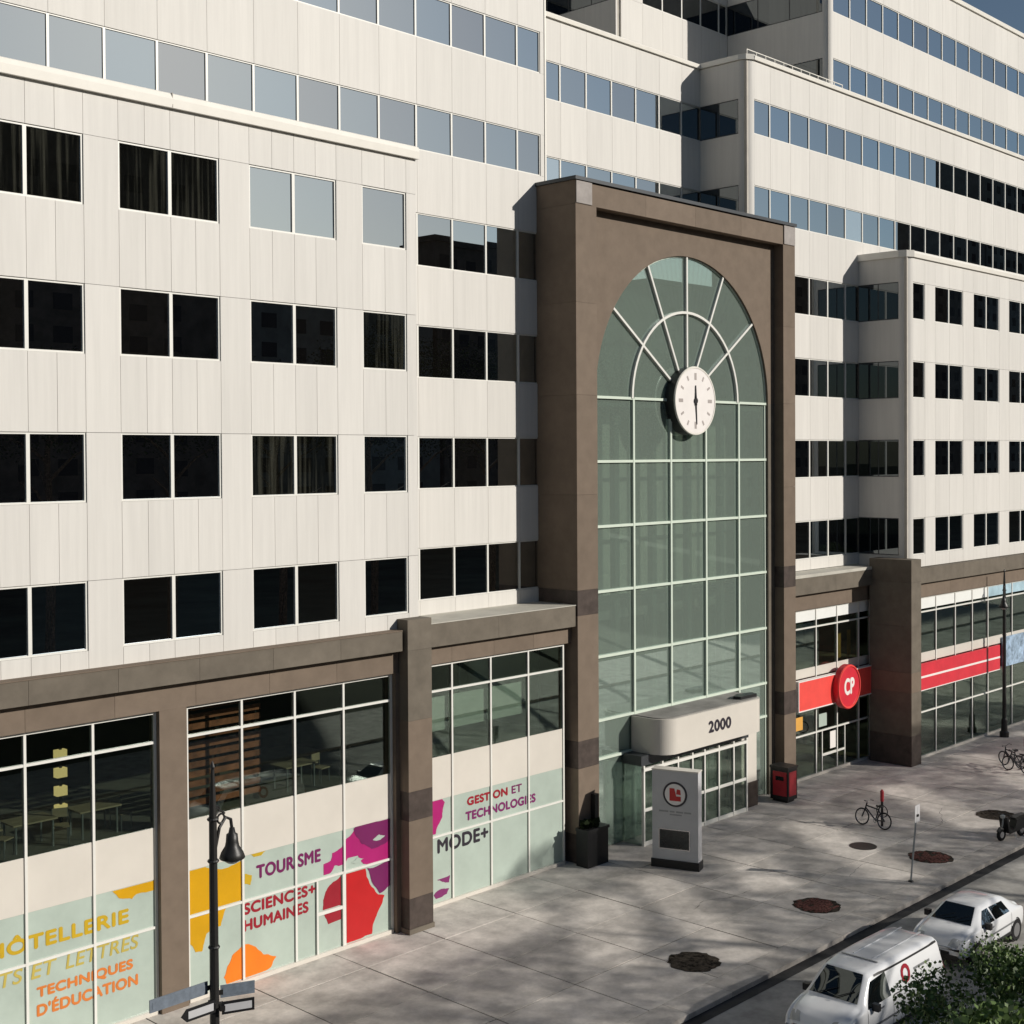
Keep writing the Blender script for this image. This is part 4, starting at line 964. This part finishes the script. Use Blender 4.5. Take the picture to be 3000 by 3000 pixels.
def skin(t, body, name, a, b, c, d, m, nu=10, nv=8, off=0.008):
    """a curved panel spanning four corners, laid on the body"""
    mb = MB(); a, b, c, d = (Vector(p) for p in (a, b, c, d))
    for j in range(nv+1):
        for i in range(nu+1):
            u, v = i/nu, j/nv; mb.v.append(tuple((a*(1-u)+b*u)*(1-v) + (d*(1-u)+c*u)*v))
    for j in range(nv):
        for i in range(nu): q = j*(nu+1)+i; mb.f.append((q, q+1, q+nu+2, q+nu+1))
    o = part(t, name, mb, m, local=True, smooth=True)
    sw = o.modifiers.new('lay', 'SHRINKWRAP'); sw.target = body; sw.wrap_method = 'NEAREST_SURFACEPOINT'; sw.wrap_mode = 'ABOVE_SURFACE'; sw.offset = off
    return o
def interp(st, x):
    for a, b in zip(st, st[1:]):
        if a[0] <= x <= b[0]:
            t = (x-a[0])/(b[0]-a[0]); return [p+(q-p)*t for p, q in zip(a, b)]
    return list(st[0] if x < st[0][0] else st[-1])
def on_side(st, s, x, t, off=0.012):
    """point on the glass-house side: t 0 at the belt, 1 at the roof shoulder"""
    _, zt, wt, zb, wb, zl = interp(st, x)
    return (x, s*(wb+(wt-wb)*t+off), zb+(zt-0.07-zb)*t)
def on_top(st, x, u, off=0.012):
    _, zt, wt, zb, wb, zl = interp(st, x); return (x + off*0.6, u*(wt-0.13), zt+off)
def vehicle(name, label, cat, x, y, st, ws, side_glass, wheels, back_glass=None):
    t = thing(name, label, cat, (x, y, RZ), math.pi, 'white vehicles parked beside the kerb')
    b = part(t, 'body', shell(st), 'car_white', local=True, smooth=True)
    md = b.modifiers.new('smooth', 'SUBSURF'); md.levels = 2; md.render_levels = 2
    xa, xb = ws
    at = b.data.attributes.new('crease_edge', 'FLOAT', 'EDGE'); nr = 16
    xst = sorted({round(v.co.x, 4) for v in b.data.vertices}); sharp = {min(range(len(xst)), key=lambda i: abs(xst[i]-xv)) for xv in (st[5][0], st[6][0])}
    for e in b.data.edges:
        i, j = e.vertices; q0, q1, k0, k1 = i % nr, j % nr, i//nr, j//nr
        if q0 == q1 and q0 in (1, 4, 6, 7, 8, 9, 11, 14): at.data[e.index].value = 0.55
        elif k0 == k1 and (k0 in sharp or k0 in (0, len(xst)-1)): at.data[e.index].value = 0.5
    skin(t, b, 'windscreen', on_top(st, xa, -0.98, 0), on_top(st, xb, -1.04, 0), on_top(st, xb, 1.04, 0), on_top(st, xa, 0.98, 0), 'car_glass')
    zc = interp(st, xb)[1]
    part(t, 'wiper', MB().tube([(xb+0.03, -0.45, zc+0.03), (xb-0.20, 0.05, zc+0.22)], 0.012, 5).tube([(xb+0.03, 0.05, zc+0.03), (xb-0.20, 0.5, zc+0.22)], 0.012, 5), 'black', local=True)
    for s in (-1, 1):
        for (x0b, x1b, x0t, x1t) in side_glass:
            skin(t, b, 'side_window', on_side(st, s, x0b, 0.10, 0), on_side(st, s, x1b, 0.10, 0), on_side(st, s, x1t, 0.88, 0), on_side(st, s, x0t, 0.88, 0), 'car_glass')
        sx = side_glass[0][1]; yb = interp(st, sx)[4]; zb = interp(st, sx)[3]
        m = part(t, 'mirror', MB().box(sx-0.30, sx-0.16, s*(yb+0.08)-0.09, s*(yb+0.08)+0.09, zb-0.04, zb+0.14).box(sx-0.27, sx-0.19, s*(yb-0.12)-0.16, s*(yb-0.12)+0.16, zb-0.04, zb+0.03), 'black', local=True)
        part(t, 'door_handle', MB().box(sx-0.75, sx-0.58, s*(yb+0.012)-0.012, s*(yb+0.012)+0.012, zb-0.12, zb-0.08), 'steel', local=True)
        part(t, 'sill', MB().box(-1.0, 1.0, s*(yb+0.0)-0.015, s*(yb+0.0)+0.015, 0.30, 0.38), 'black', local=True)
        for xw in wheels:
            yw = interp(st, xw)[4]
            part(t, 'wheel_arch', MB().ring((xw, s*(yw-0.02), 0.33), 'y', 0.36, 0.04, 24, 6), 'black', local=True)
            w = part(t, 'wheel', MB().prism([(xw+0.33*math.cos(2*math.pi*k/24), 0.33+0.33*math.sin(2*math.pi*k/24)) for k in range(24)], s*(yw-0.09)-0.12, s*(yw-0.09)+0.12), 'tyre', local=True)
            part(w, 'rim', MB().prism([(xw+0.21*math.cos(2*math.pi*k/18), 0.33+0.21*math.sin(2*math.pi*k/18)) for k in range(18)], s*(yw-0.09)-0.128, s*(yw-0.09)+0.128), 'rim', local=True)
        for xs_ in (side_glass[-1][0]-0.06, side_glass[0][1]+0.05):
            zl_ = interp(st, xs_)[5]; zb_ = interp(st, xs_)[3]; wb_ = interp(st, xs_)[4]
            skin(t, b, 'door_gap', (xs_-0.008, s*wb_, zl_+0.12), (xs_+0.008, s*wb_, zl_+0.12), (xs_+0.008, s*wb_, zb_), (xs_-0.008, s*wb_, zb_), 'iron', 1, 8, 0.004)
        skin(t, b, 'side_moulding', (-1.2, s*0.92, 0.60), (1.2, s*0.92, 0.60), (1.2, s*0.92, 0.66), (-1.2, s*0.92, 0.66), 'steel', 12, 1, 0.006)
        f = st[-2]
        skin(t, b, 'headlight', (f[0]-0.12, s*f[4]*0.55, f[1]-0.06), (f[0]+0.04, s*f[4]*0.45, f[1]-0.18), (f[0]-0.02, s*f[4]*0.95, f[1]-0.24), (f[0]-0.30, s*f[4]*1.0, f[1]-0.14), 'lamp_glass')
        r0 = st[1]; skin(t, b, 'tail_light', (r0[0], s*r0[4], r0[3]-0.25), (r0[0]-0.1, s*r0[4]*0.8, r0[3]-0.25), (r0[0]-0.1, s*r0[4]*0.8, r0[3]+0.15), (r0[0], s*r0[4], r0[3]+0.15), 'red_paint', 4, 4)
    e = st[-1]
    part(t, 'number_plate', MB().box(e[0]+0.02, e[0]+0.045, -0.16, 0.16, 0.36, 0.47), 'sign_white', local=True)
    part(t, 'grille', MB().box(e[0]-0.03, e[0]+0.02, -0.42, 0.42, 0.42, e[1]-0.12), 'black', local=True)
    part(t, 'bumper', MB().box(e[0]-0.10, e[0]+0.04, -e[4]*0.95, e[4]*0.95, 0.28, 0.42), 'iron', local=True)
    if back_glass:
        p, q = back_glass; skin(t, b, 'rear_window', on_top(st, p, -0.95, 0), on_top(st, q, -0.98, 0), on_top(st, q, 0.98, 0), on_top(st, p, 0.95, 0), 'car_glass')
    return t
VST = [(-2.72, 1.55, 0.60, 0.95, 0.84, 0.36), (-2.62, 1.80, 0.67, 1.02, 0.90, 0.30), (-2.0, 1.88, 0.70, 1.05, 0.92, 0.28), (-0.6, 1.89, 0.71, 1.05, 0.92, 0.28), (0.4, 1.88, 0.70, 1.05, 0.92, 0.28), (1.10, 1.80, 0.66, 1.06, 0.92, 0.28), (1.76, 1.20, 0.80, 1.10, 0.92, 0.28), (2.25, 1.08, 0.78, 0.99, 0.90, 0.28), (2.55, 0.94, 0.72, 0.86, 0.86, 0.30), (2.68, 0.72, 0.66, 0.64, 0.80, 0.36)]
vn = vehicle('delivery_van', 'white delivery van with a pink logo on its side, nearest the printed windows', 'van', 31.92, -14.02, VST, (1.12, 1.72), [(0.35, 1.55, 0.42, 1.12)], (-1.75, 1.75))
part(vn, 'roof_seam', MB().box(0.36, 0.40, -0.52, 0.52, 1.885, 1.90), 'steel', local=True)
part(vn, 'roof_rib', MB().box(-2.4, 0.2, -0.30, -0.26, 1.88, 1.905).box(-2.4, 0.2, 0.26, 0.30, 1.88, 1.905), 'car_white', local=True)
vb = [o for o in vn.children if o.name.startswith('body')][0]
for s in (-1, 1):
    skin(vn, vb, 'roof_rail', on_side(VST, s, -2.5, 0.93, 0), on_side(VST, s, 0.9, 0.93, 0), on_side(VST, s, 0.9, 1.0, 0), on_side(VST, s, -2.5, 1.0, 0), 'black', 14, 1, 0.01)
    skin(vn, vb, 'slide_rail', on_side(VST, s, -2.4, 0.05, 0), on_side(VST, s, 0.2, 0.05, 0), on_side(VST, s, 0.2, 0.09, 0), on_side(VST, s, -2.4, 0.09, 0), 'iron', 12, 1, 0.008)
    skin(vn, vb, 'side_caption', on_side(VST, s, -1.9, 0.44, 0), on_side(VST, s, -1.0, 0.44, 0), on_side(VST, s, -1.0, 0.52, 0), on_side(VST, s, -1.9, 0.52, 0), 'steel', 8, 1, 0.008)
    mb = MB()
    for k in range(12):
        a0, a1 = 2*math.pi*k/12, 2*math.pi*(k+1)/12
        pt = lambda a, r: on_side(VST, s, -0.55+r*math.cos(a), 0.5+r*1.25*math.sin(a), 0.016)
        mb.quad(pt(a0, 0.13), pt(a0, 0.24), pt(a1, 0.24), pt(a1, 0.13))
    o = part(vn, 'side_logo', mb, 'ink_crimson', local=True)
    sw = o.modifiers.new('lay', 'SHRINKWRAP'); sw.target = vb; sw.wrap_method = 'NEAREST_SURFACEPOINT'; sw.wrap_mode = 'ABOVE_SURFACE'; sw.offset = 0.012
CST = [(-2.12, 0.78, 0.58, 0.70, 0.76, 0.40), (-2.02, 0.98, 0.66, 0.88, 0.82, 0.32), (-1.72, 1.05, 0.66, 0.95, 0.86, 0.28), (-1.15, 1.36, 0.57, 0.96, 0.88, 0.27), (-0.4, 1.46, 0.60, 0.95, 0.89, 0.27), (0.55, 1.43, 0.59, 0.95, 0.89, 0.27), (1.28, 1.02, 0.74, 0.94, 0.88, 0.27), (1.80, 0.93, 0.72, 0.85, 0.86, 0.28), (2.10, 0.80, 0.66, 0.72, 0.80, 0.30), (2.22, 0.62, 0.58, 0.55, 0.72, 0.36)]
vehicle('parked_car', 'white hatchback parked behind the delivery van', 'car', 39.25, -13.42, CST, (0.60, 1.24), [(0.12, 1.0, 0.18, 0.52), (-0.95, 0.04, -0.85, 0.08)], (-1.35, 1.38), (-1.68, -1.20))

# ------------------------------------------------------------------ near street tree
tr = thing('street_tree', 'leafy green street tree crown in front of the parked vehicles', 'tree', (19.2, -23.6, GZ))
part(tr, 'trunk', MB().tube([(19.2, -23.6, GZ), (19.25, -23.55, 1.6), (19.1, -23.6, 3.2), (19.0, -23.7, 5.2)], [0.19, 0.15, 0.12, 0.05], 10), 'bark')
rn = random.Random(5)
limbs = MB()
for k in range(9):
    a = k*2.4; z = 2.4 + 0.25*k
    limbs.tube([(19.15, -23.6, z), (19.15+1.1*math.cos(a), -23.6+0.8*math.sin(a), z+0.9), (19.15+2.5*math.cos(a), -23.6+1.6*math.sin(a), z+1.6)], [0.06, 0.04, 0.015], 6)
part(tr, 'limb', limbs, 'bark')
cr = MB()
for k in range(95):
    while True:
        p = Vector((rn.uniform(-1, 1), rn.uniform(-1, 1), rn.uniform(-1, 1)))
        if 0.45 < p.length < 1: break
    c = (19.90+p.x*4.05, -23.6+p.y*2.1, 5.02+p.z*1.85+0.22*(p.x))
    m_ = leaf_cloud(520, c, (0.62, 0.55, 0.36), rn.choice((0.06, 0.08, 0.11)), 100+k, 0.4)
    i = len(cr.v); cr.v += m_.v; cr.f += [tuple(q+i for q in f) for f in m_.f]
part(tr, 'crown', cr, 'leaf')

# ------------------------------------------------------------------ the other side of the square: buildings show in the panes, added trees shade the pavement
def block(x0, x1, y, h, m, label, depth=14, bay=4.2):
    t = thing('opposite_building', label, 'building', ((x0+x1)/2, y, GZ), 0, 'buildings across the square')
    part(t, 'wall', MB().box(x0, x1, y-depth, y, RZ, h), m)
    part(t, 'parapet_cap', MB().box(x0-0.3, x1+0.3, y-depth, y+0.35, h-1.0, h-0.6), m)
    n = int((x1-x0)/bay)
    for k in range(1, int(h/4.0)):
        mb = MB()
        for j in range(n): mb.box(x0+(j+0.25)*bay, x0+(j+0.75)*bay, y+0.01, y+0.06, k*4.0, k*4.0+2.0)
        part(t, 'window_row', mb, 'opp_window')
    return t
block(-80, 44, -120, 40, 'opp_brick', 'low dark brick block across the square facing the printed windows')
block(44.5, 68, -120, 66, 'opp_stone', 'tall grey tower far across the square', bay=5)
block(68.5, 103, -120, 55, 'opp_brick', 'broad brown tower beside the tall grey tower', bay=5)
block(103.5, 146, -120, 39, 'opp_stone', 'low grey stone block across the square', bay=5)
block(147, 185, -120, 49, 'opp_brick', 'brick block across the square facing the arched entrance')
block(198, 236, -120, 47, 'opp_stone', 'grey stone block beside the brick block across the square')
block(237, 320, -120, 58, 'opp_brick', 'brick block at the far end of the square')
block(324, 344, -120, 76, 'opp_stone', 'stepped stone block at the far end of the square')
block(345, 520, -120, 96, 'opp_stone', 'long high stone block closing the far end of the square')
# unseen trees added to shade the pavement; leaves left out where strips stay sunlit
OPEN = (((37.6, -2.3), (33.3, -9.3), 0.62), ((34.6, -2.6), (30.3, -6.9), 0.75), ((47.3, -2.4), (43.4, -9.2), 0.80), ((41.8, -3.4), (39.2, -6.8), 0.70), ((55.2, -2.2), (51.6, -8.6), 0.85), ((63.5, -2.0), (58.5, -9.0), 0.9), ((71, -2.0), (67, -9.0), 0.9))  # pavement strips kept sunlit, in place of sun thrown back by the facade glass
def sunlit_gap(p):
    t = (p[2]-GZ)/0.52; gx, gy = p[0]-0.61*t, p[1]+t
    if gy > -3.0 and gx < 33.0 + 0.25*gy: return True
    if p[2] - 0.52*(0.5-p[1]) > 1.85: return True
    for a, b, w in OPEN:
        dx, dy = b[0]-a[0], b[1]-a[1]; L = math.hypot(dx, dy); u = ((gx-a[0])*dx + (gy-a[1])*dy)/L; v = abs((gx-a[0])*dy - (gy-a[1])*dx)/L
        if 0 < u < L and v < w*1.3: return True
    return False
rn = random.Random(77)
TX = [30+8.2*k for k in range(11)]
crowns = [MB() for _ in TX]
made = 0
while made < 66000:
    gx, gy = rn.uniform(14, 78), rn.uniform(-11.2, 2.5)
    yt = rn.uniform(-45, -39); t = gy - yt
    p = (gx + 0.61*t, yt, GZ + 0.52*t)
    made += 1
    if sunlit_gap(p): continue
    k = min(len(TX)-1, max(0, round((p[0]-TX[0] + 1.2*math.sin(p[2]*1.3))/8.2)))
    cr = crowns[k]; i = len(cr.v)
    a1, a2 = rn.uniform(0, 6.283), rn.uniform(-1, 1); q = math.sqrt(1-a2*a2)
    d = (q*math.cos(a1), q*math.sin(a1), a2); h = math.hypot(d[0], d[1])+1e-6
    e = (-d[1]/h, d[0]/h, 0.0); L = rn.uniform(0.13, 0.24); w = L*0.42
    cr.v += [p, (p[0]+d[0]*L*.5+e[0]*w, p[1]+d[1]*L*.5+e[1]*w, p[2]+d[2]*L*.5), (p[0]+d[0]*L, p[1]+d[1]*L, p[2]+d[2]*L), (p[0]+d[0]*L*.5-e[0]*w, p[1]+d[1]*L*.5-e[1]*w, p[2]+d[2]*L*.5)]
    cr.f.append((i, i+1, i+2, i+3))
for k, x in enumerate(TX):
    if not crowns[k].f: continue
    t = thing('unseen_shade_tree', ('first', 'second', 'third', 'fourth', 'fifth', 'sixth', 'seventh', 'eighth', 'ninth', 'tenth', 'eleventh')[k]+' unseen tree added to shade the pavement, counted along the street from the near end', 'tree', (x, -42, GZ), 0, 'unseen trees added to shade the pavement')
    part(t, 'trunk', MB().tube([(x, -42, GZ), (x+0.2, -42, 8), (x, -42.2, 14), (x+0.1, -42, 19)], [0.45, 0.34, 0.2, 0.06], 10), 'bark')
    lb = MB()
    for j in range(8):
        w = j*2.4; z = 10+j; lb.tube([(x, -42, z), (x+1.6*math.cos(w), -42+1.2*math.sin(w), z+1.4), (x+3.4*math.cos(w), -42+2.2*math.sin(w), z+2.2)], [0.12, 0.08, 0.03], 6)
    part(t, 'limb', lb, 'bark')
    part(t, 'crown', crowns[k], 'leaf_dark')
